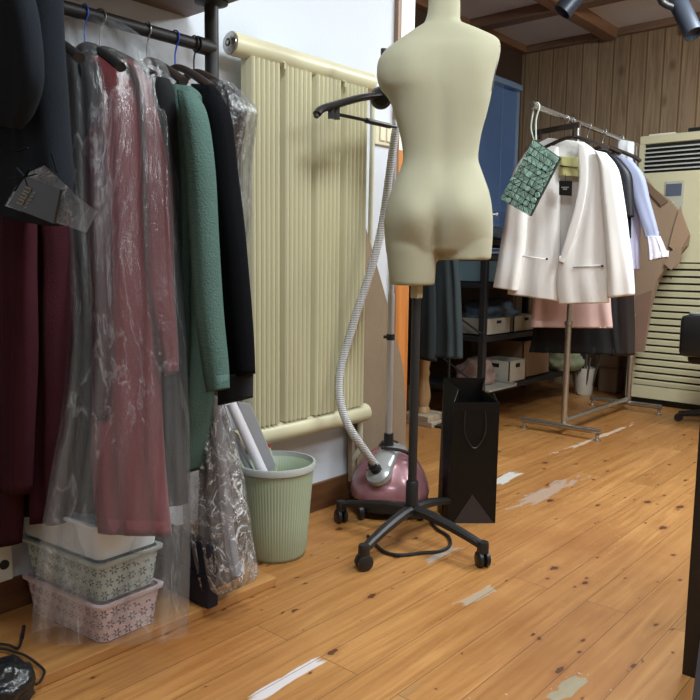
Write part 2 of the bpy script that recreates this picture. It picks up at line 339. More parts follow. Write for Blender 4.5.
def cloth(g, rows, pl, folds=3, amp=.012, seed=0, n=None, na=48, hollow=True, off=0.0, pw=.75, top_amp=.25, open_ends=False):
    """a hanging piece of cloth: rows (xl, yl, xr, yr, thickness) from top to hem, seen edge to edge in the plane pl"""
    n = n or max(14, 6 * len(rows)); rr = interp_rows(rows, n); nm = pnorm(pl); rnd = random.Random(seed); ph = [rnd.uniform(0, 6.28) for _ in range(6)]
    if pl[0] in 'YD': pl = (pl[0], pl[1] - off)
    elif pl[0] == 'X': pl = ('X', pl[1] + off)
    elif pl[0] == 'G': pl = ('G', pl[1] + nm * off, nm)
    rings = []
    for i, (xl, yl, xr, yr, th) in enumerate(rr):
        A = P(xl, yl, pl); B = P(xr, yr, pl); c = (A + B) / 2; h = (B - A) / 2; t = i / (n - 1)
        ring = []
        fa = amp * (top_amp + (1 - top_amp) * t)
        wl = h.length
        for j in range(na):
            a = 2 * math.pi * j / na; ca, sa = math.cos(a), math.sin(a)
            cx = math.copysign(abs(ca) ** pw, ca); sx = math.copysign(abs(sa) ** pw, sa)
            p = c + h * cx + nm * (th / 2) * sx
            u = cx * folds * 3.14
            d = math.sin(u + ph[0] + 1.4 * math.sin(t * 3 + ph[1])) * .6 + math.sin(u * 1.9 + ph[2] - t * 2.5) * .4
            nz = noise.noise(Vector((p.x * 9, p.y * 9, p.z * 5 + seed)))
            p = p + nm * (d * fa + nz * amp * .6) * (1 if abs(sa) > .02 else .3)
            ring.append(p)
        rings.append(ring)
    if not open_ends:
        c0 = sum(rings[0], Vector()) / na; rings.insert(0, [c0 + (p - c0) * .5 for p in rings[0]])
        if hollow:
            up = (rings[-3][0] - rings[-1][0]); cl = sum(rings[-1], Vector()) / na
            rings.append([cl + (p - cl) * .93 + Vector((0, 0, .004)) for p in rings[-1]])
            rings.append([p + Vector((0, 0, .03)) for p in rings[-1]])
    vs = [p for r_ in rings for p in r_]; fs = []; k = len(rings)
    for i in range(k - 1):
        for j in range(na): fs.append((i * na + j, i * na + (j + 1) % na, (i + 1) * na + (j + 1) % na, (i + 1) * na + j))
    if not open_ends: fs.append(tuple(range(na))[::-1]); fs.append(tuple((k - 1) * na + j for j in range(na)))
    return g.add(vs, fs)
def subsurf(l=1):
    def f(o):
        m = o.modifiers.new('s', 'SUBSURF'); m.levels = l; m.render_levels = l
    return f
def remesh(v=.005, s=True):
    def f(o):
        m = o.modifiers.new('r', 'REMESH'); m.mode = 'VOXEL'; m.voxel_size = v; m.use_smooth_shade = s
        k = o.modifiers.new('sm', 'SMOOTH'); k.factor = .5; k.iterations = 6
    return f

# ---------------------------------------------------------------- shared materials
m_black = mat('black_plastic', (26, 26, 28), .42, var=.2)
m_steel_black = mat('black_powder_coated_steel', (30, 30, 32), .5, var=.2)
m_chrome = mat('brushed_chrome', (170, 168, 165), .28, 1, var=.1)
m_alu = mat('satin_aluminium', (188, 188, 192), .35, .6, var=.05)
m_wall = mat('white_wall_paint', (208, 214, 224), .8, var=.03, vscale=2, bump=.08, bscale=90)
m_cream = mat('cream_enamel', (200, 195, 164), .38, var=.05, vscale=3)
m_cardboard = mat('cardboard', (120, 94, 70), .85, var=.15)
m_skirt = wood('dark_skirting_wood', (72, 44, 26), (104, 68, 40), 1)
m_shelfwood = wood('rack_board_wood', (146, 100, 54), (182, 132, 78), 1, .4, 12)
m_beam = wood('ceiling_beam_wood_lit', (122, 90, 68), (156, 118, 90), 1, .5)  # more orange than the cross beams: lamplight painted into the wood tone
m_dark = mat('dark_hanger_wood', (44, 34, 30), .5, var=.3)

# ---------------------------------------------------------------- setting
WX = -1.84; BY = 5.35; NX = -2.94; CZ = 2.55
def fp(px, py): p = P(px, py, ('Z', 0)); return p.x, p.y
PATCH = []
for a, b, wd, col, st in (((246, 704), (322, 658), .035, (206, 200, 202), .92), ((496, 484), (517, 472), .06, (205, 203, 200), .9),
                          ((520, 505), (575, 478), .07, (170, 158, 148), .6), ((425, 562), (455, 548), .03, (168, 164, 158), .7),
                          ((462, 604), (490, 590), .03, (170, 160, 140), .7), ((545, 704), (582, 678), .035, (142, 146, 126), .7),
                          ((565, 450), (630, 425), .03, (220, 205, 185), .6), ((395, 700), (420, 684), .03, (150, 120, 80), .4)):
    A = fp(*a); B = fp(*b); PATCH.append((A[0], A[1], B[0], B[1], wd, col, st))
Geo().box(-3.2, 2.6, -2.2, 5.6, -.1, 0).done('floor', plank_floor(), kind='structure')
Geo().box(WX - .12, WX, -2.2, 2.36, 0, CZ + .1).done('wall_left', m_wall, kind='structure')
m_planks = wall_planks()
Geo().box(-3.1, 2.6, BY, BY + .12, 0, CZ + .1).done('wall_back', m_planks, kind='structure')
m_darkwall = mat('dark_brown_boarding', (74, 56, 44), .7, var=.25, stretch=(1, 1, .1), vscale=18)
# window side wall, built around its opening
g = Geo(); wy0, wy1, wz0, wz1 = 3.7, 5.3, .98, 2.27
g.box(NX - .12, NX, 2.2, wy0, 0, CZ + .1); g.box(NX - .12, NX, wy1, BY + .1, 0, CZ + .1); g.box(NX - .12, NX, wy0, wy1, 0, wz0); g.box(NX - .12, NX, wy0, wy1, wz1, CZ + .1)
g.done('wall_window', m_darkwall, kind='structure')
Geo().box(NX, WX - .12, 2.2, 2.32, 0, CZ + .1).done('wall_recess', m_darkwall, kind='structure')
Geo().box(2.5, 2.62, -2.2, 5.5, 0, CZ + .1).done('wall_right', mat('beige_wall_paint', (190, 180, 165), .8, var=.03), kind='structure')
Geo().box(-2, 2.6, -2.3, -2.2, 0, CZ + .1).done('wall_rear', mat('beige_wall_paint', (190, 180, 165)), kind='structure')
Geo().box(-3.2, 2.6, -2.3, 5.6, CZ, CZ + .1).done('ceiling', mat('off_white_ceiling_panel', (224, 222, 226), .85, var=.04, vscale=2), kind='structure')
Geo().box(WX, WX + .014, -2.2, 2.345, 0, .105, .003).done('baseboard_left', m_skirt, kind='structure')
# end of the white wall: timber post, thin brown edge strip, white-painted upper panel
Geo().box(WX - .1, WX + .012, 2.362, 2.46, 0, 1.35).done('trim_1', wood('orange_pine_post', (176, 104, 48), (208, 136, 72), 2), kind='structure')
Geo().box(WX - .1, WX + .02, 2.345, 2.365, 0, CZ).done('trim_2', wood('brown_edge_strip', (120, 92, 72), (146, 116, 92), 2), kind='structure')
Geo().box(WX - .1, WX + .012, 2.365, 2.46, 1.35, CZ).done('trim_3', mat('white_gloss_post', (240, 238, 232), .5, var=.02), kind='structure')
# ceiling beams
tn = 4
def beam(x0, x1, y0, y1, z0=2.52, ax=1):
    global tn
    Geo().box(x0, x1, y0, y1, z0, CZ, .004).done('trim_%d' % tn, m_beam if ax else wood('ceiling_beam_wood_cross', (108, 84, 68), (138, 110, 90), 0, .5), kind='structure'); tn += 1
beam(NX, 2.5, BY - .05, BY, 2.50, 0)
beam(NX, NX + .06, 2.32, BY - .05, 2.50)
beam(NX + .06, 2.5, 4.50, 4.61, 2.485, 0)
beam(NX + .06, 2.5, 3.2, 3.3, 2.485, 0)
for xx in (-2.27, -1.15, -.05, 1.0): beam(xx, xx + .09, 2.35, BY - .05, 2.475)
# window with closed blue blind
m_blue = mat('blue_blind_slat', (122, 156, 206), .5, var=.06)
m_blueframe = mat('blue_grey_window_frame', (142, 168, 204), .4, var=.05)
g = Geo()
g.box(NX - .1, NX + .02, wy0, wy0 + .05, wz0, wz1); g.box(NX - .1, NX + .02, wy1 - .05, wy1, wz0, wz1); g.box(NX - .1, NX + .02, wy0, wy1, wz1 - .04, wz1); g.box(NX - .1, NX + .02, wy0, wy1, wz0, wz0 + .04)
wf = g.done('window_1', m_blueframe, kind='structure')
mg, N, L = nodes_new('window_glass'); b = N['Principled BSDF']; b.inputs['Transmission Weight'].default_value = 1; b.inputs['Roughness'].default_value = .02; b.inputs['Base Color'].default_value = (.9, .95, 1, 1)
Geo().box(NX - .06, NX - .054, wy0 + .05, wy1 - .05, wz0 + .04, wz1 - .04).done('window_pane', mg, wf)
bt = thing('venetian_blind', (NX + .03, (wy0 + wy1) / 2, wz0 + .03), 'closed blue venetian blind hanging over the window behind the dress form', 'blind')
g = Geo(); nsl = 56
for i in range(nsl):
    z = wz0 + .05 + (wz1 - wz0 - .12) * i / nsl
    g.obox((NX + .032, (wy0 + wy1) / 2, z), (.008, 0, .0085), (0, (wy1 - wy0) / 2 - .07, 0), (.0007, 0, 0))
g.done('slats', m_blue, bt)
Geo().box(NX + .02, NX + .06, wy0 + .04, wy1 - .03, wz1 - .06, wz1 - .02, .004).done('head_rail', m_blueframe, bt)
Geo().box(NX + .022, NX + .044, wy0 + .06, wy1 - .06, wz0 + .03, wz0 + .045, .003).done('bottom_rail', m_blueframe, bt)
for yy in (wy0 + .3, wy1 - .3): Geo().tube([(NX + .046, yy, wz0 + .04), (NX + .046, yy, wz1 - .04)], .0012, 6).done('ladder_cord', m_blueframe, bt)

# ================================================================ radiator on the white wall
def gplane(a, b, c):
    a, b, c = Vector(a), Vector(b), Vector(c); n = (b - a).cross(c - a).normalized()
    if n.dot(EYE - a) < 0: n = -n
    return ('G', a, n)
_P, _pn = P, pnorm
def P(px, py, pl):
    if pl[0] == 'G':
        r = ray(px, py); return EYE + r * (pl[2].dot(pl[1] - EYE) / pl[2].dot(r))
    return _P(px, py, pl)
def pnorm(pl): return pl[2] if pl[0] == 'G' else _pn(pl)

ry0, ry1, rzt, rzb = 1.522, 2.085, 1.545, .352
RXc = WX + .075
t = thing('radiator', (RXc, (ry0 + ry1) / 2, rzb - .03), 'tall cream fluted panel radiator fixed to the white wall', 'radiator')
for z, nm in ((rzt, 'header_pipe'), (rzb, 'header_pipe')):
    h = Geo().tube([(RXc, ry0 - .045, z), (RXc, ry1 + .03, z)], .034, 24).done(nm, m_cream, t, smooth=True)
    Geo().lathe([(.030, 0), (.030, .006), (.024, .010), (.012, .011), (.012, .004), (.006, .004), (.006, .013), (0, .013)], (RXc, ry0 - .045, z), (0, -1, 0), 20).done('end_cap', m_chrome, h, smooth=True, label='chrome screwed end cap')
pw_ = (ry1 - ry0 + .0) / 4
for i in range(4):
    y0 = ry0 + pw_ * i + .010; y1 = ry0 + pw_ * (i + 1) - .010; n = 6
    prof = []                                                   # fluted plan profile
    k = n * 6
    for j in range(k + 1):
        u = j / k; d = abs(math.sin(u * n * math.pi)) ** .5 * .028
        prof.append((RXc + .004 + d, y0 + (y1 - y0) * u))
    prof += [(RXc - .02, y1), (RXc - .02, y0)]
    g = Geo(); zt = rzt - .028; zb = rzb + .036
    g.add([(a, b_, zb) for a, b_ in prof] + [(a, b_, zt) for a, b_ in prof], [tuple(range(len(prof))), tuple(range(2 * len(prof) - 1, len(prof) - 1, -1))] + [(q, (q + 1) % len(prof), (q + 1) % len(prof) + len(prof), q + len(prof)) for q in range(len(prof))])
    for j in range(n):
        yy = y0 + (y1 - y0) * (j + .5) / n; g.tube([(RXc + .008, yy, rzt - .02), (RXc + .008, yy, rzb + .02)], .006, 8)
    g.done('fluted_panel', m_cream, t)
for z in (1.38, .55):
    for yy in (ry0 + .12, ry1 - .12): Geo().box(WX, RXc - .01, yy - .015, yy + .015, z, z + .03).done('wall_bracket', m_cream, t)
m_pipe = mat('cream_painted_pipe', (196, 194, 172), .45, var=.05)
Geo().tube([(WX + .03, ry1 - .02, rzt + .01), (WX + .03, ry1 + .06, rzt + .005), (WX + .03, ry1 + .1, rzt - .05), (WX + .03, ry1 + .1, 1.0), (WX + .03, ry1 + .1, .16), (WX + .03, ry1 + .1, .11)], .0095, 12, smooth=5).done('supply_pipe', m_pipe, t, smooth=True)
Geo().tube([(RXc, ry1 + .005, rzb), (RXc, ry1 + .005, .22), (WX + .03, ry1 + .005, .15)], .01, 12).done('return_pipe', m_pipe, t, smooth=True)
for yy, z in ((ry0 + pw_, rzt - .03), (ry0 + 3 * pw_, rzt - .035)):
    Geo().tube([(RXc + .02, yy, z + .012), (RXc + .036, yy, z + .004), (RXc + .034, yy, z - .012)], .004, 8).done('hook', m_cream, t, smooth=True)
# switch plate
c0 = P(383, 134, ('X', WX)); t = thing('wall_switch', (WX, c0.y, c0.z - .05), 'beige wall switch plate right of the radiator', 'switch')
m_plate = mat('beige_switch_plastic', (214, 206, 178), .45, var=.03)
Geo().box(WX, WX + .012, c0.y - .062, c0.y + .062, c0.z - .045, c0.z + .045, .004).done('plate', m_plate, t)
for d in (-.02, .02): Geo().box(WX + .01, WX + .018, c0.y + d - .016, c0.y + d + .016, c0.z - .03, c0.z + .03, .003).done('rocker', mat('ivory_switch_rocker', (226, 220, 196), .4, var=.02), t)
# kraft paper pattern leaning against the wall beside the radiator
pl = ('X', WX + .045)
poly = [P(x, y, pl) for x, y in ((360, 224), (366, 228), (376, 262), (390, 312), (403, 366), (405.5, 400), (406, 470), (400, 476), (352, 482), (352, 300), (355, 250))]
g = Geo(); g.prism(poly, (-.02, 0, 0)); g.prism([p + Vector((.006, 0, 0)) for p in [P(x, y, pl) for x, y in ((358, 262), (372, 290), (383, 345), (388, 420), (388, 474), (356, 480), (356, 330))]], (-.005, 0, 0))
g.done('kraft_paper_pattern', mat('grey_brown_kraft_paper', (136, 118, 98), .9, var=.18, vscale=6, bump=.3, bscale=14), cat='paper pattern', label='tall grey-brown kraft paper pattern leaning on the wall behind the steamer')

# ================================================================ dress form
DC = Vector((-1.40, 1.925, 0)); Dd = DC.dot(FH); pl = ('D', Dd)
m_linen = mat('olive_beige_linen', (166, 163, 139), .85, var=.05, vscale=5, bump=.12, bscale=400, sheen=.1)
t = thing('dress_form', DC, 'beige linen female dress form with one longer leg on a black castor stand', 'dress form')
rows = [  # y, xl, xr, back, front
 (-26, 429, 459, .048, .048), (-10, 428.6, 459.6, .049, .05), (5, 428.5, 460, .05, .05), (15, 427, 460, .052, .052), (24, 423.5, 461, .056, .056), (29, 415.5, 473, .062, .06),
 (34, 408, 485, .068, .064), (40, 399.5, 497.5, .074, .07), (46, 391, 500, .08, .076), (52, 384, 500, .086, .084), (60, 378.5, 498.5, .09, .1), (68, 377, 496.5, .092, .114),
 (78, 377, 494, .093, .128), (88, 380.5, 492, .092, .13), (94, 386, 491, .09, .126), (104, 391.5, 489, .086, .118), (116, 395, 486, .08, .108), (132, 399.5, 481.5, .073, .096),
 (148, 402.5, 478.7, .068, .088), (160, 402.8, 478, .068, .086), (170, 400, 481, .074, .088), (180, 395.5, 484.5, .084, .092), (192, 390.5, 488.5, .096, .094), (205, 386.5, 491, .104, .094),
 (220, 384, 492.2, .106, .09), (235, 384.5, 492.3, .1, .084), (247, 385.5, 491.6, .088, .078), (252, 386, 491.2, .08, .074)]
n = 110; rr = interp_rows(rows, n); na = 72; g = Geo(); vs = []; fs = []
for (y, xl, xr, db, df) in rr:
    A = P(xl, y, pl); B = P(xr, y, pl); c = (A + B) / 2; h = (B - A) / 2
    for j in range(na):
        a = 2 * math.pi * j / na; ca, sa = math.cos(a), math.sin(a)
        cx = math.copysign(abs(ca) ** .82, ca); sx = math.copysign(abs(sa) ** .9, sa)
        p = c + h * cx
        x = xl + (xr - xl) * (cx + 1) / 2
        if sa > 0:
            d = db * sx; e = 0
            e += .026 * math.exp(-((x - 408) / 17) ** 2 - ((y - 217) / 22) ** 2) + .022 * math.exp(-((x - 459) / 19) ** 2 - ((y - 214) / 22) ** 2)
            e -= .034 * math.exp(-((x - 432) / 5) ** 2 - ((y - 246) / 26) ** 2)
            e += .010 * math.exp(-((x - 405) / 15) ** 2 - ((y - 72) / 26) ** 2) + .010 * math.exp(-((x - 474) / 16) ** 2 - ((y - 68) / 26) ** 2)
            e -= .008 * math.exp(-((x - 440) / 8) ** 2 - ((y - 130) / 60) ** 2)
            p = p - FH * (d + e * min(1, sa * 2))
        else:
            d = df * sx
            e = .035 * math.exp(-((x - 412) / 14) ** 2 - ((y - 84) / 16) ** 2) + .035 * math.exp(-((x - 468) / 14) ** 2 - ((y - 84) / 16) ** 2)
            p = p - FH * (d - e * min(1, -sa * 2))
        vs.append(p)
for i in range(n - 1):
    for j in range(na): fs.append((i * na + j, i * na + (j + 1) % na, (i + 1) * na + (j + 1) % na, (i + 1) * na + j))
fs.append(tuple(range(na))[::-1]); fs.append(tuple((n - 1) * na + j for j in range(na)))
g.add(vs, fs)
def leg_geo(rows):
    rr = interp_rows(rows, 24); vs = []; fs = []; na = 48
    for (y, xl, xr, db, df) in rr:
        A = P(xl, y, pl); B = P(xr, y, pl); c = (A + B) / 2; h = (B - A) / 2
        for j in range(na):
            a = 2 * math.pi * j / na; sa = math.sin(a)
            vs.append(c + h * math.cos(a) - FH * (db if sa > 0 else df) * sa)
    for i in range(23):
        for j in range(na): fs.append((i * na + j, i * na + (j + 1) % na, (i + 1) * na + (j + 1) % na, (i + 1) * na + j))
    fs.append(tuple(range(na))[::-1]); fs.append(tuple(23 * na + j for j in range(na)))
    g.add(vs, fs)
leg_geo([(228, 386, 436, .08, .07), (245, 386, 436.5, .085, .072), (262, 387.5, 436, .08, .07), (285, 390, 434.5, .073, .064)])
leg_geo([(228, 436, 491, .08, .07), (240, 437, 492, .085, .072), (250, 437.5, 491.5, .082, .07), (260, 438, 490.5, .08, .07)])
g.done('torso', m_linen, t, mods=[remesh(.0055)])
# seam line cover plate at the right armhole and black shoulder knob at the left
a_, b_ = P(497.5, 48, pl), P(490.5, 92, pl); c0 = (a_ + b_) / 2; Geo().obox(c0, RH * .002, (a_ - b_) / 2, FH * .03).done('armhole_plate', mat('dark_grey_plate', (62, 60, 58), .5), t, label='dark armhole cover plate')
c0 = P(493.5, 214.5, pl); Geo().lathe([(.003, -.01), (.003, .008), (.0055, .009), (.0055, .013), (0, .014)], c0, RH, 12).done('hip_pin', m_alu, t, smooth=True)
c0 = P(409, 292, pl); zt = P(408, 281, pl).z
Geo().box(DC.x - .0145, DC.x + .0145, DC.y - .0145, DC.y + .0145, zt - .055, zt + .05, .003).done('pole_socket', mat('beige_wood_block', (176, 166, 138), .6), t, label='square beige block under the thigh')
hz = .105
Geo().lathe([(.0145, 0), (.0145, zt - hz + .03)], (DC.x, DC.y, hz), n=24).done('pole', m_steel_black, t, smooth=True)
Geo().lathe([(.0, -.012), (.03, -.012), (.034, 0), (.03, .012), (.0205, .016), (.0205, .105), (.0175, .11), (0, .11)], (DC.x, DC.y, hz - .01), n=28).done('hub', m_black, t, smooth=True)
for a in (277, 356, 186, 93):
    ca, sa = math.cos(math.radians(a)), math.sin(math.radians(a)); L_ = .285
    pts = []; g = Geo(); vs = []; fs = []; K = 8
    for i in range(K):
        s = i / (K - 1); r_ = .02 + (L_ - .02) * s; z = hz + .006 - .045 * s ** 1.6; w_ = .019 - .006 * s; h_ = .012 - .002 * s
        c = Vector((DC.x + ca * r_, DC.y + sa * r_, z)); sd = Vector((-sa, ca, 0)) * w_
        for k, hh in ((-1, -h_), (1, -h_), (1, h_ * .4), (.55, h_), (-.55, h_), (-1, h_ * .4)): vs.append(c + sd * k + Vector((0, 0, hh)))
    for i in range(K - 1):
        for j in range(6): fs.append((i * 6 + j, i * 6 + (j + 1) % 6, (i + 1) * 6 + (j + 1) % 6, (i + 1) * 6 + j))
    fs.append((5, 4, 3, 2, 1, 0)); fs.append(tuple((K - 1) * 6 + j for j in range(6))); g.add(vs, fs)
    e = Vector((DC.x + ca * L_, DC.y + sa * L_, 0)); g.lathe([(.0, .078), (.016, .078), (.018, .07), (.018, .045), (.012, .043), (0, .043)], e, n=16)
    lg = g.done('stand_leg', m_black, t)
    cs = Geo(); d1 = Vector((-sa, ca, 0)).cross(Vector((0, 0, 1)))
    ax = Vector((math.cos(math.radians(a + 60)), math.sin(math.radians(a + 60)), 0))
    for s_ in (-1, 1): cs.lathe([(0, 0), (.02, 0), (.0245, .003), (.0245, .013), (.02, .016), (0, .016)], e + Vector((0, 0, .0245)) + ax * (.003 * s_ if s_ > 0 else -.003), ax * s_, 20)
    cs.tube([e + Vector((0, 0, .03)), e + Vector((0, 0, .05))], .006, 8)
    cs.done('castor', m_black, lg, smooth=True)

# ================================================================ garment steamer
SC_ = Vector((-1.640, 2.115, 0)); Sd = SC_.dot(FH)
t = thing('garment_steamer', SC_, 'pink garment steamer with ribbed white hose standing behind the dress form', 'steamer')
m_pink = mat('metallic_pink_plastic', (156, 108, 116), .25, .25, var=.05, coat=.5)
m_silver = mat('silver_plastic', (176, 180, 182), .3, .5, var=.05)
Rr, Fr = RH, FH
def dome(rows, n=36, sq=.8):
    """rows: (height, half width across, half depth, shift towards the back)"""
    g = Geo(); vs = []; fs = []
    for (z, a, b_, s) in rows:
        for j in range(n):
            th = 2 * math.pi * j / n; ca, sa = math.cos(th), math.sin(th)
            vs.append(SC_ + Vector((0, 0, z)) + Rr * a * math.copysign(abs(ca) ** sq, ca) + Fr * (b_ * math.copysign(abs(sa) ** sq, sa) + s))
    k = len(rows)
    for i in range(k - 1):
        for j in range(n): fs.append((i * n + j, i * n + (j + 1) % n, (i + 1) * n + (j + 1) % n, (i + 1) * n + j))
    fs.append(tuple(range(n))[::-1]); fs.append(tuple((k - 1) * n + j for j in range(n)))
    return g.add(vs, fs)
dome(interp_rows([(.068, .142, .13, 0), (.09, .146, .13, 0), (.125, .138, .12, .003), (.165, .118, .102, .01), (.20, .092, .084, .018), (.222, .062, .06, .024), (.232, .03, .035, .027)], 26)).done('body', m_pink, t, smooth='all')
dome([(.022, .12, .115, 0), (.03, .138, .13, 0), (.065, .142, .133, 0), (.08, .138, .13, 0)]).done('base', m_black, t, smooth=True)
dome(interp_rows([(.06, .060, .03, .13), (.15, .065, .04, .115), (.21, .05, .04, .08), (.245, .03, .03, .06)], 12)).done('water_tank', mat('dark_smoked_plastic', (40, 34, 36), .2), t, smooth='all', label='dark smoked water tank at the back')
# silver top plate with collar
cz = SC_ + Vector((0, 0, .228)) + Rr * .012 + Fr * .024
Geo().lathe([(0, -.012), (.052, -.012), (.046, .004), (.03, .012), (0, .013)], cz, (-.05, -.1, 1), 28).done('top_plate', m_silver, t, smooth=True)
noz = P(376, 469, ('D', Sd - .115)); nd = (P(366, 455, ('D', Sd - .16)) - noz).normalized()
Geo().lathe([(0, -.03), (.050, -.034), (.046, -.016), (.03, -.006), (0, -.003)], noz, nd, 28).done('hose_plate', m_silver, t, smooth=True)
Geo().tube([noz - nd * .02, noz * .6 + cz * .4 - nd * .012 + Vector((0, 0, .008)), noz * .25 + cz * .75 + Vector((0, 0, .004)), cz - Vector((0, 0, .012))], lambda u: .046 - .01 * u, 20, smooth=4, flat=(1, .5)).done('front_panel', m_silver, t, smooth='all', label='silver panel between hose and pole')
Geo().lathe([(.02, -.01), (.02, .004), (.017, .005), (.017, .012), (.02, .013), (.02, .022), (.017, .023), (.017, .034), (0, .034)], noz, nd, 24).done('hose_collar', m_black, t, smooth=True)
hp = [(376, 466, -.12), (368, 455, -.15), (358, 441, -.17), (348, 425, -.17), (341, 405, -.15), (339, 385, -.13), (342, 362, -.11), (350, 335, -.09), (359, 305, -.07), (367, 282, -.05), (376, 252, -.03), (383, 220, -.01), (388, 185, 0), (392, 155, .01), (396, 128, .02)]
mh, N, L = nodes_new('woven_white_hose'); b = N['Principled BSDF']
tc = N.new('ShaderNodeTexCoord'); sp = N.new('ShaderNodeSeparateXYZ'); L.new(tc.outputs['Object'], sp.inputs[0])
s1 = mathn(N, L, 'ADD', mathn(N, L, 'ADD', sp.outputs['X'], sp.outputs['Y']), sp.outputs['Z']); s2 = mathn(N, L, 'SUBTRACT', mathn(N, L, 'SUBTRACT', sp.outputs['Z'], sp.outputs['X']), sp.outputs['Y'])
a_ = mathn(N, L, 'SINE', mathn(N, L, 'MULTIPLY', s1, 520)); b_ = mathn(N, L, 'SINE', mathn(N, L, 'MULTIPLY', s2, 520))
ht = mathn(N, L, 'MULTIPLY', a_, b_); r = N.new('ShaderNodeValToRGB'); L.new(ht, r.inputs[0])
r.color_ramp.elements[0].position = .02; r.color_ramp.elements[0].color = lin((222, 222, 224)); r.color_ramp.elements[1].position = .12; r.color_ramp.elements[1].color = lin((36, 38, 42))
L.new(r.outputs[0], b.inputs['Base Color']); b.inputs['Roughness'].default_value = .5
Geo().tube([P(x, y, ('D', Sd + d)) for x, y, d in hp], .0145, 14, smooth=5).done('hose', mh, t, smooth=True)
# telescopic pole
pp = P(388.5, 446, ('D', Sd + .02)); pole = SC_ + Rr * ((pp - SC_).dot(Rr)) + Fr * .02
zz = P(391, 120, ('D', Sd + .02)).z
Geo().tube([(pole.x, pole.y, .23), (pole.x, pole.y, .80)], .0125, 16).done('pole', m_alu, t, smooth=True)
Geo().tube([(pole.x, pole.y, .78), (pole.x, pole.y, zz)], .009, 16).done('pole', m_alu, t, smooth=True)
Geo().lathe([(.014, 0), (.018, .002), (.018, .05), (.014, .052)], (pole.x, pole.y, .236), n=18).done('pole_collar', m_black, t, smooth=True)
zc = P(391, 337, ('D', Sd + .02)).z
g = Geo(); g.lathe([(.010, -.012), (.0155, -.01), (.0155, .01), (.010, .012)], (pole.x, pole.y, zc), n=18); g.tube([Vector((pole.x, pole.y, zc)) - RH * .002, Vector((pole.x, pole.y, zc)) - RH * .026], .006, 10)
g.done('pole_clamp', m_black, t, smooth=True)
# head with folding hanger
ph = ('X', -1.595)
hc = P(381, 98, ph)
Geo().lathe([(0, -.018), (.028, -.018), (.036, -.008), (.036, .008), (.028, .018), (0, .018)], hc, -FH, 28).done('hanger_joint', m_black, t, smooth=True)
Geo().tube([P(384, 95, ph), P(360, 98, ph), P(335, 105, ph), P(322, 109, ph), P(317, 114, ph)], lambda u: .017 - .002 * abs(u - .5), 12, smooth=4, flat=(1, .7)).done('hanger_arm', m_black, t, smooth=True)
g = Geo(); g.tube([P(336, 114, ph), P(360, 119, ph), P(396, 127, ph)], .0055, 8); g.tube([P(366, 120.5, ph), P(390, 126, ph)], .009, 8)
g.tube([P(318, 112, ph), P(316, 117, ph)], .008, 8)
g.done('trouser_bar', m_black, t, smooth=True)
for x, y in ((331, 112), (337, 113)):
    c = P(x, y, ph); Geo().obox(c, RH * .009, Vector((0, 0, .019)), FH * .009).done('clip', m_black, t)
Geo().tube([P(386, 90, ph), P(386, 70, ph), P(384, 56, ph), P(384, 49, ph)], .011, 10, smooth=4).done('nozzle_holder', m_black, t, smooth=True)
for s_ in (-1, 1):
    for f_, rr_ in ((-1, .028), (1, .022)):
        c = SC_ + Rr * .105 * s_ + Fr * .1 * f_
        Geo().lathe([(0, -.012), (rr_ * .8, -.012), (rr_, -.006), (rr_, .006), (rr_ * .8, .012), (0, .012)], c + Vector((0, 0, rr_)), Rr, 20).done('wheel', m_black, t, smooth=True)
Geo().tube([SC_ + Vector((0, 0, .244)) - Rr * .035 - Fr * .03, SC_ + Vector((0, 0, .236)) + Rr * .05 - Fr * .05, SC_ + Vector((0, 0, .19)) + Rr * .09 - Fr * .02], .006, 8, smooth=4).done('handle', m_black, t, smooth=True)
z_ = ('Z', .006)
Geo().tube([P(428, 515, z_), P(436, 528, z_), P(448, 536, z_), P(450, 545, z_), P(440, 551, z_), P(420, 553, z_), P(400, 555, z_), P(385, 552, z_), P(374, 543, z_), P(368, 536, z_)], .0055, 8, smooth=5).done('power_cable', m_black, cat='cable', label='black power cable looping on the floor under the dress form stand')

# ================================================================ black paper bag
pl0 = P(482, 523, ('Z', 0)); A = P(444, 512, ('Z', 0)); B = P(495, 523, ('Z', 0))
u = (B - P(457, 523, ('Z', 0))).normalized(); B0 = B - u * .17; vdir = Vector((-u.y, u.x, 0)); 
if vdir.y < 0: vdir = -vdir
vdir = (vdir - u * .12).normalized() * .13; hh = .5
t = thing('paper_shopping_bag', B0 + (B - B0) / 2 + vdir / 2, 'open tall matt black paper bag standing right of the dress form stand', 'bag')
m_bag = mat('matt_black_paper', (10, 10, 10), .4, spec=.3, var=.3, vscale=4)
g = Geo(); top = Vector((0, 0, hh)); th = .003
b4 = [B0, B, B + vdir, B0 + vdir]; hf = .435; t4 = [b4[0] + Vector((0, 0, hf)) + u * .012, b4[1] + Vector((0, 0, hf)), b4[2] + top - u * .01, b4[3] + top + u * .01]
ins = [p + (((b4[0] + b4[2]) / 2) - p) * .015 for p in b4]; it4 = [p + top for p in ins]; ib4 = [p + Vector((0, 0, .005)) for p in ins]
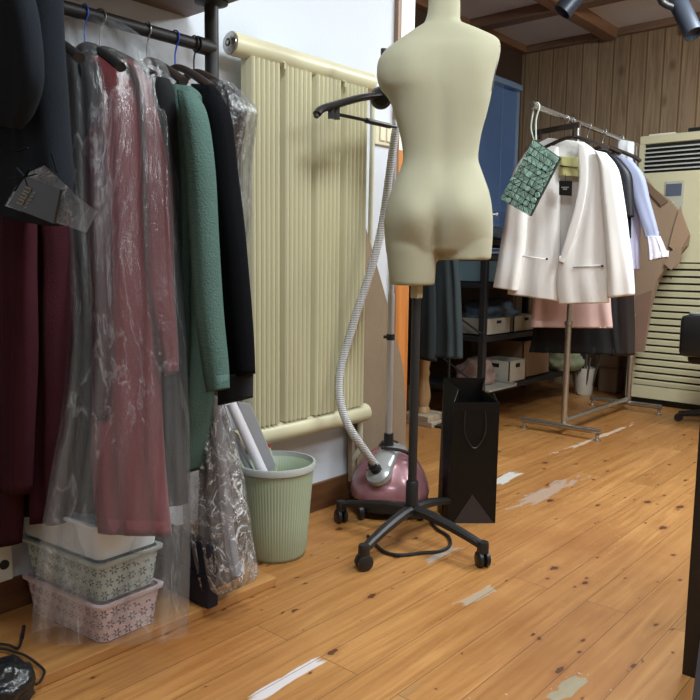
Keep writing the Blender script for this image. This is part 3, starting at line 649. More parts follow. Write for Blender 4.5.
# side gussets fold in
mL0, mL1 = (b4[0] + b4[3]) / 2, (t4[0] + t4[3]) / 2 + u * .035; mR0, mR1 = (b4[1] + b4[2]) / 2, (t4[1] + t4[2]) / 2 - u * .035
V = b4 + t4 + [mL0, mL1, mR0, mR1]
g.add(V, [(0, 1, 5, 4), (2, 3, 7, 6), (0, 4, 9, 8), (8, 9, 7, 3), (1, 10, 11, 5), (10, 2, 6, 11), (0, 8, 3, 2, 10, 1)])
def solid(tk):
    def f(o): m = o.modifiers.new('sol', 'SOLIDIFY'); m.thickness = tk; m.offset = 0
    return f
g.done('bag_body', m_bag, t, mods=[solid(.002)])
nf = Vector((u.y, -u.x, 0)); nf = nf if nf.dot(EYE - B) > 0 else -nf
g = Geo(); mid = (B0 + B) / 2 + nf * .0025
g.add([B0 + nf * .002 + u * .02, B + nf * .002 - u * .005, mid + Vector((0, 0, .105))], [(0, 1, 2)]); g.done('bottom_fold', mat('bag_fold_paper', (44, 44, 48), .35, var=.2), t, mods=[solid(.001)])
Geo().obox((B0 + B) / 2 + nf * .003 + Vector((0, 0, hf - .02)), u * .074, Vector((0, 0, .017)), nf * .001).done('rim_fold', m_bag, t)
for off, sg in ((nf * .004, 1), (vdir - nf * .004, 1)):
    p1 = B0 + u * .05 + off + Vector((0, 0, hf - .03)); p2 = B0 + u * .12 + off + Vector((0, 0, hf - .03))
    if sg: Geo().tube([p1, p1 - Vector((0, 0, .08)) + nf * .01, (p1 + p2) / 2 - Vector((0, 0, .13)) + nf * .012, p2 - Vector((0, 0, .08)) + nf * .01, p2], .0022, 6, smooth=4).done('handle', m_black, t, smooth=True)
e = B + vdir * .5 + Vector((0, 0, hf + .02))
Geo().tube([e, e + u * .018 - Vector((0, 0, .04)), e + u * .022 - Vector((0, 0, .12)), e + u * .006 - Vector((0, 0, .15))], .0022, 6, smooth=4).done('side_cord', m_black, t, smooth=True)

# ================================================================ waste bin and its rolls
BC = Vector((-1.652, 1.552, 0)); bh = .298
t = thing('waste_bin', BC, 'sage green ribbed waste bin with a pale grey rim under the radiator', 'bin')
m_sage = mat('sage_green_plastic', (158, 172, 148), .5, var=.04)
ribs = lambda j, h: .012 * math.cos(j * math.pi) if .015 < h < bh - .035 else 0
Geo().lathe([(0, .004), (.088, .004), (.090, 0), (.091, .01), (.0955, .02), (.104, .12), (.112, .22), (.1165, bh - .03), (.118, bh - .015), (.1145, bh - .015), (.110, .22), (.098, .05), (.088, .012), (0, .012)], BC, n=300, rib=lambda j, h: .007 * math.sin(j * math.pi / 2) if .015 < h < bh - .02 else 0).done('bucket', m_sage, t, smooth='all')
Geo().lathe([(.1165, bh - .022), (.1235, bh - .02), (.125, bh - .006), (.122, bh), (.117, bh), (.1145, bh - .016)], BC, n=64, cap=False).done('rim', mat('pale_grey_rim', (168, 172, 170), .45, var=.03), t, smooth=True)
Bd = BC.dot(FH); m_paper = mat('white_glossy_paper', (218, 216, 226), .35, var=.04)
def roll(a, b, r, d0, d1, M, label, name='paper_roll', cat='paper roll', **k):
    A = P(*a, ('D', Bd + d0)); B = P(*b, ('D', Bd + d1)); ax = (B - A); ln = ax.length
    return Geo().lathe([(r * .7, 0), (r, 0), (r, ln), (r * .7, ln), (r * .7, 0)], A, ax, 24).done(name, M, smooth=True, cat=cat, label=label, origin=B, **k)
roll((231, 403), (268, 484), .016, -.03, -.03, m_paper, 'white glossy paper roll nearest the front in the green bin', group=None)
roll((220, 410), (255, 480), .011, .0, -.02, mat('grey_paper', (150, 148, 156), .5), 'thin grey paper roll leaning left of the white roll in the bin')
roll((214, 430), (243, 480), .014, .03, .0, mat('white_matt_paper', (205, 203, 205), .6), 'white paper roll lowest and leftmost in the green bin')
# a big grey envelope sheet behind the rolls, a red-tipped pencil
g = Geo(); pb = ('D', Bd + .01)
g.prism([P(238, 402, pb), P(250, 404, pb), P(276, 466, pb), P(262, 480, pb)], FH * .006); g.done('folded_sheet', mat('grey_sheet', (168, 168, 172), .6), cat='paper', label='folded light grey sheet standing behind the rolls in the bin')
t2 = thing('pencil', P(276, 470, ('D', Bd + .02)), 'red-tipped thin pencil leaning in the green bin', 'pencil')
a, b_ = P(269, 446, ('D', Bd + .02)), P(278, 478, ('D', Bd + .03))
Geo().tube([a, b_], .003, 6).done('shaft', mat('pencil_cream', (196, 200, 160), .5), t2)
Geo().tube([a + (a - b_).normalized() * .008, a - (a - b_).normalized() * .004], .0045, 8).done('eraser', mat('pencil_red', (170, 40, 36), .5), t2, label='red tip')

# ================================================================ left display rack
LX = -1.675; LY = 1.335
t = thing('display_rack', (LX, .6, 0), 'black pipe clothes rack with wooden top shelf and base board along the white wall', 'clothes rack')
Geo().box(WX + .016, -1.475, -.25, 1.388, 0, .026, .003).done('base_board', m_shelfwood, t)
Geo().box(WX + .002, -1.49, -.25, 1.378, 1.607, 1.63, .002).done('top_shelf', wood('rack_top_wood', (92, 62, 38), (120, 84, 52), 1), t)
for yy in (LY, -.2):
    Geo().tube([(LX, yy, .026), (LX, yy, 1.607)], .019, 20).done('post', m_steel_black, t, smooth=True)
    for z, s in ((1.607, -1), (.026, 1)): Geo().lathe([(.019, .014), (.024, .012), (.045, .006), (.045, 0), (0, 0)], (LX, yy, z), (0, 0, s), 24).done('flange', m_steel_black, t, smooth=True)
RZ_ = 1.485
Geo().tube([(LX, -.2, RZ_), (LX, LY, RZ_)], .016, 18).done('rail', m_steel_black, t, smooth=True)
Geo().tube([(LX, LY - .05, RZ_), (LX, LY + .0, RZ_)], .022, 18).done('rail_fitting', m_steel_black, t, smooth=True)

def hanger(X, Y, Z, width, ang, M, hookM, label, group=None, drop=.07, clips=False, hr=.019, kind='wood', lean=0):
    """a clothes hanger whose hook sits on a rail whose axis passes (X, Y, Z)"""
    t = thing('clothes_hanger', (X, Y, Z - drop - .09), label, 'hanger', group)
    d = Vector((math.cos(ang), math.sin(ang), 0)); top = Vector((X, Y, Z))
    pts = [top + d * hr * math.cos(a) + Vector((0, 0, hr * math.sin(a))) for a in [math.radians(v) for v in (200, 160, 120, 90, 60, 20, -20, -60)]]
    nk = Vector((X, Y, Z - drop))
    pts += [nk + Vector((0, 0, .03)) , nk]
    Geo().tube(pts, .0022, 8, smooth=3).done('hook', hookM, t, smooth=True)
    h = width / 2
    pts = [nk - d * h + Vector((0, 0, -.075)), nk - d * h * .6 + Vector((0, 0, -.04)), nk - d * h * .15 + Vector((0, 0, -.008)), nk + d * h * .15 + Vector((0, 0, -.008)), nk + d * h * .6 + Vector((0, 0, -.04)), nk + d * h + Vector((0, 0, -.075))]
    Geo().tube(pts, lambda u: .011 + .006 * abs(u - .5), 10, smooth=4, flat=(1, .8)).done('shoulder_bar', M, t, smooth=True)
    if clips:
        z0 = nk.z - .1
        Geo().tube([Vector((X, Y, z0)) - d * h * .9, Vector((X, Y, z0)) + d * h * .9], .0035, 8).done('clip_bar', hookM, t, smooth=True)
    return t
m_hook = mat('polished_hook_wire', (190, 192, 196), .25, .9, var=.02)
m_bluehook = mat('blue_plastic_wire', (52, 92, 190), .4)

# ================================================================ clothes on the left rack
def garment(name, label, cat, geo, M, parts=(), group=None, mods=None):
    """first mesh is the garment body; parts = (name, geo, material, label)"""
    zs = min(v.z for v in geo.v); n = len(geo.v); o = Vector((sum(v.x for v in geo.v) / n, sum(v.y for v in geo.v) / n, zs))
    if not parts: return geo.done(name, M, smooth='all', cat=cat, label=label, group=group, origin=o, mods=mods)
    t = thing(name, o, label, cat, group)
    geo.done('body', M, t, smooth='all', mods=mods)
    for (pn, pg, pm, plb) in parts: pg.done(pn, pm, t, smooth='all', label=plb)
    return t
C = cloth
m_slate = mat('slate_wool', (26, 31, 38), .95, spec=.15, var=.15, vscale=20, bump=.15, bscale=300)
m_slate2 = mat('slate_wool_dark', (20, 23, 28), .95, spec=.1, var=.2)
m_maroon = mat('maroon_knit', (106, 44, 50), .95, spec=.15, var=.15, vscale=10, bump=.2, bscale=250, sheen=.15)
m_maroon2 = mat('dark_maroon_knit', (58, 27, 35), .95, spec=.1, var=.2, vscale=10, bump=.2, bscale=250)
m_green = mat('sea_green_wool', (74, 98, 92), .95, spec=.15, var=.14, vscale=30, bump=.35, bscale=220)
m_jacket = mat('black_wool', (8, 9, 13), .95, spec=.1, var=.2, bump=.2, bscale=300)
m_navy = mat('navy_cloth', (20, 22, 44), .75, var=.2)
pl = ('Y', .70)
body = C(Geo(), [(-14, -60, 30, -60, .05), (-16, -20, 52, -25, .09), (-16, 60, 56, 50, .10), (-16, 130, 58, 125, .10), (-16, 180, 60, 190, .10), (-16, 204, 50, 226, .09)], pl, 3, .010, 1)
slv = C(Geo(), [(-14, -30, 22, -30, .05), (-14, 20, 32, 18, .06), (-14, 80, 36, 76, .06), (-14, 108, 26, 112, .05), (-12, 122, 12, 128, .04)], pl, 1.5, .008, 2, off=.075)
lap = C(Geo(), [(-12, 95, 34, 84, .02), (-12, 112, 36, 100, .025), (-12, 128, 24, 122, .02)], pl, 1, .004, 3, off=.06)
garment('slate_coat', 'dark slate grey wool coat hanging nearest on the left rack at the picture edge', 'coat', body, m_slate, [('sleeve', slv, m_slate, None), ('pocket_flap', lap, m_slate2, 'darker curved flap')])
pl = ('Y', .82)
body = C(Geo(), [(15, 60, 40, 40, .05), (15, 140, 56, 130, .08), (15, 230, 60, 225, .09), (15, 330, 62, 330, .09), (15, 420, 62, 420, .09), (17, 500, 62, 524, .09)], pl, 4, .016, 4)
s1 = C(Geo(), [(8, 150, 30, 150, .04), (6, 260, 32, 260, .05), (8, 380, 32, 380, .05), (6, 490, 27, 494, .04)], pl, 1.5, .006, 5, off=.075)
s2 = C(Geo(), [(-8, 200, 17, 200, .04), (-8, 380, 20, 380, .05), (-6, 470, 21, 470, .05), (-4, 546, 18, 544, .04)], pl, 1.5, .006, 6, off=.06)
garment('maroon_coat', 'dark maroon knit coat hanging uncovered at the picture edge under the slate coat', 'coat', body, m_maroon2, [('sleeve', s1, m_maroon2, None), ('sleeve', s2, m_maroon2, None)])

# bagged maroon dress: the plane leans out over the storage baskets
bl = P(40, 640, ('V', (-1.54, .60), (-1.40, .95))); br_ = P(188, 640, ('V', (-1.43, .93), (-1.30, .97)))
top = Vector((LX, 1.0, 1.46)); GP = gplane(top, bl, br_)
body = C(Geo(), [(84, 58, 118, 60, .03), (84, 74, 142, 72, .06), (88, 90, 152, 86, .08), (92, 130, 160, 124, .09), (94, 200, 164, 200, .09), (93, 300, 164, 300, .09), (92, 390, 162, 390, .09), (92, 470, 166, 470, .10), (98, 532, 172, 534, .10)], GP, 2.5, .008, 8)
s1 = C(Geo(), [(118, 62, 140, 64, .03), (132, 74, 158, 84, .05), (140, 110, 168, 120, .055), (143, 200, 173, 200, .055), (146, 290, 175, 290, .055), (158, 345, 178, 340, .05), (164, 376, 179, 372, .04)], GP, 1, .006, 9, off=.035)
s2 = C(Geo(), [(84, 66, 100, 64, .03), (80, 100, 104, 100, .05), (84, 200, 112, 200, .05), (90, 320, 118, 320, .05), (95, 420, 116, 420, .04)], GP, 1, .006, 10, off=.025)
garment('maroon_dress', 'long maroon dress inside the tall clear garment bag over the baskets', 'dress', body, m_maroon, [('sleeve', s1, m_maroon, None), ('sleeve', s2, m_maroon2, None)])
m_film = film('clear_garment_film', tint=.9, white=.055, crisp=.18, gloss=.1, fm=.14, wscale=7, stretch=(1.2, 1.2, .22), bump=.7)
bag = C(Geo(), [(58, 14, 116, 20, .03), (57, 40, 140, 38, .10), (60, 80, 165, 66, .15), (62, 130, 176, 110, .17), (64, 230, 181, 230, .17), (68, 330, 186, 330, .17), (62, 410, 189, 410, .17), (50, 480, 190, 480, .18), (38, 560, 190, 560, .18), (31, 636, 188, 632, .17)], GP, 5, .012, 12, n=70, na=120, open_ends=True)
garment('garment_bag', 'tall clear plastic garment bag over the maroon dress, hanging in front of the baskets', 'garment bag', bag, m_film)
m_char = mat('charcoal_wool', (18, 18, 21), .95, var=.2, spec=.1)
body = C(Geo(), [(52, 52, 84, 56, .04), (52, 90, 92, 90, .06), (54, 200, 96, 200, .06), (55, 330, 100, 330, .06), (57, 430, 102, 430, .06), (58, 508, 104, 512, .06)], ('Y', .93), 3, .008, 60)
garment('charcoal_coat', 'long charcoal coat seen through the clear bag between the maroon coat and the maroon dress', 'coat', body, m_char)
body = C(Geo(), [(140, 74, 166, 78, .04), (134, 110, 172, 110, .06), (134, 250, 177, 250, .06), (134, 380, 180, 380, .06), (136, 440, 181, 440, .06), (138, 505, 182, 505, .06)], ('Y', 1.07), 3, .008, 61)
garment('dark_grey_coat', 'dark grey coat squeezed between the bagged maroon dress and the green cardigan', 'coat', body, mat('dark_grey_wool', (34, 35, 36), .95, var=.2, spec=.1))
# zip bag with a label, tied to the slate coat
zp = ('Y', .60)
t = thing('zip_pouch', P(40, 231, zp), 'small clear zip pouch with a black booklet strapped to the slate coat', 'pouch')
m_clear = film('clear_pouch_film', tint=.93, white=.03, crisp=.45, gloss=.1, wscale=18, stretch=(1, 1, 1), bump=1, bdist=.01)
q = [(5, 205), (14, 190), (28, 172), (44, 166), (66, 184), (76, 196), (97, 212), (86, 232)]
g = Geo(); fr = [P(x, y, zp) for x, y in q]; n = len(fr)
cF = sum(fr, Vector()) / n; vs = []; fs = []
for k in range(2):
    sgn = 1 if k == 0 else -1
    o = len(vs); vs.append(cF + Vector((0, -.012 * sgn, 0)))
    for p in fr: vs.append(cF + (p - cF) * .55 + Vector((0, -.010 * sgn + random.uniform(-.004, .004), 0)))
    for p in fr: vs.append(cF + (p - cF) * 1.0 + Vector((0, -.001 * sgn, random.uniform(-.002, .002))))
    for i in range(n): fs.append((o, o + 1 + i, o + 1 + (i + 1) % n)); fs.append((o + 1 + i, o + 1 + n + i, o + 1 + n + (i + 1) % n, o + 1 + (i + 1) % n))
g.add(vs, fs); g.done('film_pocket', m_clear, t, smooth='all')
lb = [P(x, y, zp) for x, y in ((17, 206), (34, 177), (70, 190), (63, 224))]
Geo().prism([p + Vector((0, -.016, 0)) for p in lb], (0, .004, 0)).done('booklet', mat('black_printed_card', (26, 30, 36), .35, var=.15), t)
g = Geo(); gm = mat('dull_gold_print', (150, 136, 96), .4, .3); lu = (lb[2] - lb[1]); lv = (lb[0] - lb[1])
def onlab(u, v): return lb[1] + lu * u + lv * v + Vector((0, -.0175, 0))
def bar(g, u0, v0, u1, v1, wd=.0009): 
    a, b_ = onlab(u0, v0), onlab(u1, v1); d = (b_ - a); sd = d.cross(Vector((0, 1, 0))).normalized() * wd
    g.prism([a - sd, b_ - sd, b_ + sd, a + sd], (0, .001, 0))
for k in range(3):                                             # three arch-shaped gold letters
    u0 = .20; v0 = .80 - k * .2
    g2 = g; bar(g2, u0, v0, u0 + .16, v0, .0008); bar(g2, u0, v0 - .12, u0 + .16, v0 - .12, .0008); bar(g2, u0 + .16, v0, u0 + .16, v0 - .12, .0008)
for k in range(5): bar(g, .46, .85 - k * .12, .52, .80 - k * .12, .0006)
g.done('gold_lettering', gm, t)
g = Geo(); st = [P(x, y, ('Y', .585)) for x, y in ((25, 177), (9, 178), (17, 168), (28, 186), (36, 174), (15, 191), (30, 169))]
for p in st[1:]: g.tube([st[0] + (p - st[0]) * -.1, p], .0016, 6, flat=(1.4, .6))
g.done('strap_knot', m_slate2, t)
Geo().tube([P(52, 153, zp), P(57, 172, zp)], .0022, 6).done('strap', m_slate2, t); Geo().tube([P(14, 152, zp), P(28, 148, zp)], .0018, 6).done('strap', m_slate2, t)

pl = ('Y', 1.13)
body = C(Geo(), [(168, 84, 190, 86, .03), (170, 100, 198, 100, .07), (178, 150, 206, 150, .08), (180, 250, 206, 250, .08), (181, 350, 205, 350, .085), (182, 420, 203, 425, .085), (184, 474, 196, 470, .06)], pl, 2.5, .010, 14)
s1 = C(Geo(), [(180, 90, 192, 92, .03), (184, 104, 202, 112, .055), (190, 150, 209, 160, .06), (194, 230, 213, 230, .06), (199, 310, 218, 310, .06), (206, 370, 224, 366, .055), (210, 392, 226, 389, .05)], pl, 1, .005, 15, off=.05)
garment('green_cardigan', 'sea green wool cardigan hanging between the bagged maroon dress and the black jacket', 'cardigan', body, m_green, [('sleeve', s1, m_green, None)])
pl = ('Y', 1.215)
body = C(Geo(), [(192, 84, 214, 86, .03), (196, 100, 220, 104, .07), (200, 180, 226, 180, .08), (202, 280, 234, 280, .08), (204, 370, 236, 368, .08), (206, 392, 226, 390, .07)], pl, 2, .008, 16)
s1 = C(Geo(), [(205, 94, 218, 96, .03), (208, 112, 226, 118, .055), (212, 180, 234, 185, .06), (215, 250, 243, 250, .06), (218, 320, 249, 318, .06), (222, 378, 253, 374, .055)], pl, 1, .005, 17, off=.05)
cf = C(Geo(), [(221, 376, 250, 372, .055), (221, 405, 249, 398, .052)], pl, 1, .002, 18, off=.05, n=8)
garment('black_jacket', 'plain black jacket with ribbed cuff hanging right of the green cardigan', 'jacket', body, m_jacket, [('sleeve', s1, m_jacket, None), ('cuff', cf, mat('black_rib_knit', (14, 16, 22), .95, var=.3), 'darker ribbed cuff')])
# black lace top in film near the post
pl = ('Y', 1.27)
m_lace = mat('black_satin', (24, 24, 28), .35, var=.4, vscale=60, bump=.5, bscale=120)
body = C(Geo(), [(204, 80, 226, 84, .02), (206, 92, 240, 102, .05), (208, 110, 244, 116, .06), (212, 150, 236, 150, .06), (214, 200, 228, 200, .05), (216, 230, 226, 230, .04)], pl, 2, .008, 19)
garment('black_lace_top', 'short black lace top under creased film hanging closest to the black post', 'top', body, m_lace)
m_film2 = film('short_cover_film', tint=.93, white=.05, crisp=.5, gloss=.35, wscale=16, stretch=(1, 1, .4), bump=.9)
bag = C(Geo(), [(200, 78, 230, 82, .02), (202, 92, 249, 104, .09), (206, 120, 250, 122, .10), (208, 170, 244, 160, .10), (210, 230, 241, 220, .10), (212, 255, 238, 245, .09)], pl, 4, .010, 20, n=40, na=90, open_ends=True)
garment('film_cover', 'short creased clear film cover over the black lace top beside the radiator', 'film cover', bag, m_film2)
# crinkled bag at the floor end
pl = ('Y', 1.19)
m_film3 = film('crinkled_film', tint=.95, white=.05, crisp=.95, gloss=.4, band=.02, wscale=17, stretch=(1, 1, .8), bump=1, bdist=.03)  # near-white crease bands: sparkle put in as colour
bag = C(Geo(), [(198, 395, 220, 395, .04), (196, 430, 226, 430, .09), (195, 470, 234, 470, .10), (196, 520, 241, 520, .11), (201, 560, 246, 556, .11), (206, 590, 250, 576, .10), (210, 601, 248, 584, .05)], pl, 5, .016, 22, n=50, na=100, open_ends=True)
garment('crinkled_plastic_bag', 'crinkled shiny clear plastic bag reaching the base board left of the green bin', 'plastic bag', bag, m_film3)
pl = ('Y', 1.19)
bag = C(Geo(), [(203, 396, 218, 396, .03), (201, 470, 226, 470, .05), (203, 540, 232, 535, .06), (208, 592, 240, 576, .06)], pl, 3, .01, 23)
garment('grey_cloth_bundle', 'grey cloth bundle seen inside the crinkled clear bag by the bin', 'cloth bundle', bag, mat('ash_grey_cloth', (128, 128, 136), .8, var=.3, vscale=12))
# hangers on the left rail
hl = 'hangers on the left rack rail'
for Y, M, hk, lab in ((.72, m_black, m_hook, 'black hanger with silver hook holding the slate coat, nearest on the left rail'), (.86, m_black, m_hook, 'black hanger with silver hook holding the uncovered maroon coat'),
                      (.96, m_black, m_bluehook, 'black hanger with the left of the two blue hooks on the left rail'), (1.0, m_dark, m_hook, 'dark hanger with silver hook inside the tall clear garment bag'),
                      (1.13, m_dark, m_hook, 'dark wooden hanger with silver hook under the green cardigan'), (1.215, m_dark, m_bluehook, 'dark wooden hanger with the right blue hook, under the black jacket'),
                      (1.275, m_dark, m_black, 'dark wooden hanger with black hook, closest to the black post')):
    hanger(LX, Y, RZ_, .30, 0.0 if Y != 1.0 else .35, M, hk, lab, hl, clips=Y > 1.2)

# ================================================================ baskets on the base board
def holes_mat(name, rgb):
    M, N, L = nodes_new(name); b = N['Principled BSDF']; b.inputs['Base Color'].default_value = lin(rgb); b.inputs['Roughness'].default_value = .45
    tc = N.new('ShaderNodeTexCoord'); sp = N.new('ShaderNodeSeparateXYZ'); L.new(tc.outputs['Object'], sp.inputs[0])
    s = mathn(N, L, 'MULTIPLY', mathn(N, L, 'ADD', sp.outputs['X'], sp.outputs['Y']), 34); z = mathn(N, L, 'MULTIPLY', sp.outputs['Z'], 34)
    s = mathn(N, L, 'ADD', s, mathn(N, L, 'MULTIPLY', mathn(N, L, 'FLOOR', z), .5))
    fx = mathn(N, L, 'SUBTRACT', mathn(N, L, 'FRACT', s), .5); fz = mathn(N, L, 'SUBTRACT', mathn(N, L, 'FRACT', z), .5)
    r = mathn(N, L, 'SQRT', mathn(N, L, 'ADD', mathn(N, L, 'MULTIPLY', fx, fx), mathn(N, L, 'MULTIPLY', fz, fz)))
    th = mathn(N, L, 'ARCTAN2', fz, fx); pet = mathn(N, L, 'MULTIPLY', mathn(N, L, 'ABSOLUTE', mathn(N, L, 'COSINE', mathn(N, L, 'MULTIPLY', th, 3))), .42)
    h1 = mathn(N, L, 'MULTIPLY', mathn(N, L, 'LESS_THAN', r, pet), mathn(N, L, 'GREATER_THAN', r, .12))
    nt_ = N.new('ShaderNodeTexNoise'); nt_.inputs['Scale'].default_value = 9; L.new(tc.outputs['Object'], nt_.inputs['Vector'])
    h = mathn(N, L, 'MULTIPLY', h1, mathn(N, L, 'GREATER_THAN', nt_.outputs['Fac'], .40))
    al = mathn(N, L, 'SUBTRACT', 1.0, h); L.new(al, b.inputs['Alpha'])
    return M
def basket(x1, y0, z0, w_, d_, h_, M, MR, label, group, rim=.006):
    """open tray whose near right bottom corner is at (x1, y0); rounded corners, sides lean out"""
    t = thing('storage_basket', (x1 - w_ / 2, y0 + d_ / 2, z0), label, 'basket', group)
    def loop(o, z, r=.02, n=6):
        xs0, xs1, ys0, ys1 = x1 - w_ - o, x1 + o, y0 - o, y0 + d_ + o; pts = []
        for cx, cy, a0 in ((xs1 - r, ys0 + r, -90), (xs1 - r, ys1 - r, 0), (xs0 + r, ys1 - r, 90), (xs0 + r, ys0 + r, 180)):
            for i in range(n + 1): a = math.radians(a0 + 90 * i / n); X_, Y_ = cx + r * math.cos(a) - x1, cy + r * math.sin(a) - y0; pts.append((x1 + X_ * .9962 - Y_ * .0872 * .3, y0 + X_ * .0872 * 1.3 + Y_ * .9962, z))
        return pts
    g = Geo(); ls = [loop(0, z0 + .002), loop(.006, z0 + h_ * .5), loop(.012, z0 + h_), loop(.010, z0 + h_), loop(.004, z0 + h_ * .5), loop(-.003, z0 + .005)]
    n = len(ls[0]); vs = [p for l in ls for p in l]; fs = [(i * n + j, i * n + (j + 1) % n, (i + 1) * n + (j + 1) % n, (i + 1) * n + j) for i in range(5) for j in range(n)] + [tuple(range(n))[::-1], tuple(5 * n + j for j in range(n))]
    g.add(vs, fs); g.done('tray', M, t, smooth=True)
    g = Geo(); ls = [loop(.011, z0 + h_ - rim), loop(.018, z0 + h_ - rim), loop(.019, z0 + h_ + .001), loop(.009, z0 + h_ + .001), loop(.009, z0 + h_ - rim)]
    vs = [p for l in ls for p in l]; fs = [(i * n + j, i * n + (j + 1) % n, (i + 1) * n + (j + 1) % n, (i + 1) * n + j) for i in range(4) for j in range(n)]
    g.add(vs, fs); g.done('rim', MR, t, smooth=True)
bg_ = 'storage baskets stacked on the base board'
bx, by = -1.497, .858
basket(bx, by, .027, .28, .15, .098, holes_mat('pierced_pink_plastic', (206, 184, 192)), mat('pink_plastic', (210, 190, 197), .4), 'pale pink pierced basket, lowest of the three stacked on the board', bg_)
basket(bx, by, .128, .28, .15, .096, holes_mat('pierced_grey_plastic', (168, 184, 182)), mat('grey_green_plastic', (176, 190, 188), .4), 'pale grey-green pierced basket in the middle of the stack of three', bg_)
basket(bx + .004, by - .004, .229, .30, .16, .088, mat('white_plastic', (226, 240, 252), .4, var=.03), MC['white_plastic'], 'plain white tray, topmost of the three stacked on the board', bg_)
# navy bag behind, power strip
t = thing('navy_shopping_bag', (-1.6, 1.15, .026), 'dark navy box bag standing on the base board behind the clear bags', 'bag')
x1 = P(208, 598, ('Y', 1.13)).x
g = Geo(); g.box(-1.76, x1, 1.13, 1.165, .027, .20, .006); g.done('bag_body', m_navy, t)
Geo().box(-1.75, x1 - .006, 1.124, 1.129, .11, .117).done('seam', mat('navy_piping', (16, 16, 30), .6), t)
ps = P(6, 562, ('X', WX + .05)); t = thing('power_strip', (WX + .03, ps.y, ps.z - .05), 'white socket block with round hole against the skirting at the picture edge', 'power strip')
m_ws = mat('white_socket_plastic', (206, 206, 200), .4, var=.03)
Geo().box(WX + .016, WX + .05, ps.y - .16, ps.y + .018, ps.z - .05, ps.z + .05, .005).done('casing', m_ws, t)
g = Geo(); g.lathe([(0, 0), (.012, 0), (.012, .003), (0, .003)], (WX + .05, ps.y - .005, ps.z - .005), (1, 0, 0), 20); g.done('socket_hole', m_black, t)
# black cable and black bundle at the lower left corner
z_ = ('Z', .034)
Geo().tube([P(x, y, z_) for x, y in ((-20, 655), (0, 649), (14, 652), (26, 656), (42, 668), (44, 674), (37, 684), (24, 681), (10, 676), (-6, 676))], .003, 8, smooth=5).done('charger_cable', m_black, cat='cable', label='thin black cable looped on the rack base board in the lower left corner', smooth=True)
g = Geo(); g.tube([P(-10, 643, z_), P(8, 645, z_), P(18, 648, z_), P(22, 640, z_) + Vector((0, 0, .004)), P(24, 633, z_) + Vector((0, 0, .012))], .0032, 8, smooth=5)
g.tube([P(22, 640, z_) + Vector((0, 0, .004)), P(24, 631, z_) + Vector((0, 0, .012))], .0045, 8); g.done('plug_cable', m_black, smooth=True, cat='cable', label='short black cable with raised plug end in front of the pink basket')
c = P(-6, 708, ('Z', .03)); c.z = .026
g = Geo(); bm = bmesh.new(); bmesh.ops.create_icosphere(bm, subdivisions=4, radius=1)
for v in bm.verts:
    d = 1 + .22 * noise.noise(v.co * 2.2) + .10 * noise.noise(v.co * 6); v.co = Vector((v.co.x * .065 * d, v.co.y * .08 * d, max(0, v.co.z * .055 * d + .045)))
bm.verts.index_update(); g.add([v.co + c for v in bm.verts], [[v.index for v in f.verts] for f in bm.faces]); bm.free()
g.done('crumpled_black_bag', mat('shiny_black_plastic', (18, 20, 24), .28, var=.3, bump=.8, bscale=26), smooth='all', cat='plastic bag', label='crumpled shiny black plastic bag in the lower left corner of the picture')

# ================================================================ tall floor air conditioner
ax0, ax1, ay0, ay1, azt = -1.83, -1.27, 4.9, 5.25, 1.725
t = thing('air_conditioner', ((ax0 + ax1) / 2, (ay0 + ay1) / 2, 0), 'tall cream floor-standing air conditioner with louvres against the board wall', 'air conditioner')
m_ac = mat('aged_cream_plastic', (200, 194, 162), .45, var=.04)
m_slot = mat('dark_slot', (46, 40, 30), .7)
g = Geo()
gz0, gz1 = P(650, 173, ('Y', ay0)).z, P(650, 144.5, ('Y', ay0)).z       # discharge grille
lz0, lz1 = P(640, 385, ('Y', ay0)).z, P(640, 262, ('Y', ay0)).z          # lower louvres
g.box(ax0, ax1, ay0 + .03, ay1, .045, azt, .006)
g.box(ax0, ax1, ay0, ay0 + .03, gz1 + .004, azt, .004); g.box(ax0, ax0 + .03, ay0, ay0 + .03, gz0, gz1 + .004); g.box(ax1 - .03, ax1, ay0, ay0 + .03, gz0, gz1 + .004)
g.box(ax0, ax1, ay0, ay0 + .03, lz1, gz0, .003)
g.box(ax0, ax0 + .045, ay0, ay0 + .03, lz0, lz1); g.box(ax1 - .045, ax1, ay0, ay0 + .03, lz0, lz1); g.box(ax0, ax1, ay0, ay0 + .03, .045, lz0)
g.done('cabinet', m_ac, t)
Geo().box(ax0 + .03, ax1 - .03, ay0 + .024, ay0 + .0285, gz0, gz1).done('grille_recess', mat('black_grille', (16, 18, 18), .6), t)
for i in range(6):
    z = gz0 + (gz1 - gz0) * (i + .75) / 6.6
    Geo().obox(((ax0 + ax1) / 2, ay0 + .012, z), ((ax1 - ax0) / 2 - .03, 0, 0), (0, .011, .003), (0, -.0006, .0028)).done('grille_blade', mat('pale_grille_blade', (196, 198, 192), .4), t)
Geo().box(ax0 + .045, ax1 - .045, ay0 + .024, ay0 + .0285, lz0, lz1).done('louvre_recess', m_slot, t)
nl = 18
for i in range(nl):
    z = lz0 + (lz1 - lz0) * (i + .5) / nl; hh_ = (lz1 - lz0) / nl * .29
    Geo().obox(((ax0 + ax1) / 2, ay0 + .010, z), ((ax1 - ax0) / 2 - .045, 0, 0), (0, .010, .003), (0, -.002, hh_)).done('louvre', m_ac, t)
Geo().box(ax0 + .01, ax1 - .01, ay0 + .04, ay1 - .02, 0, .045).done('plinth', m_black, t, label='black plinth')
a_, b_ = P(665, 198, ('Y', ay0 - .004)), P(683, 182, ('Y', ay0 - .004))
cp = Geo().box(a_.x - .004, b_.x + .012, ay0 - .008, ay0, a_.z - .10, b_.z + .01, .003).done('control_panel', mat('grey_control_panel', (176, 176, 160), .4), t)
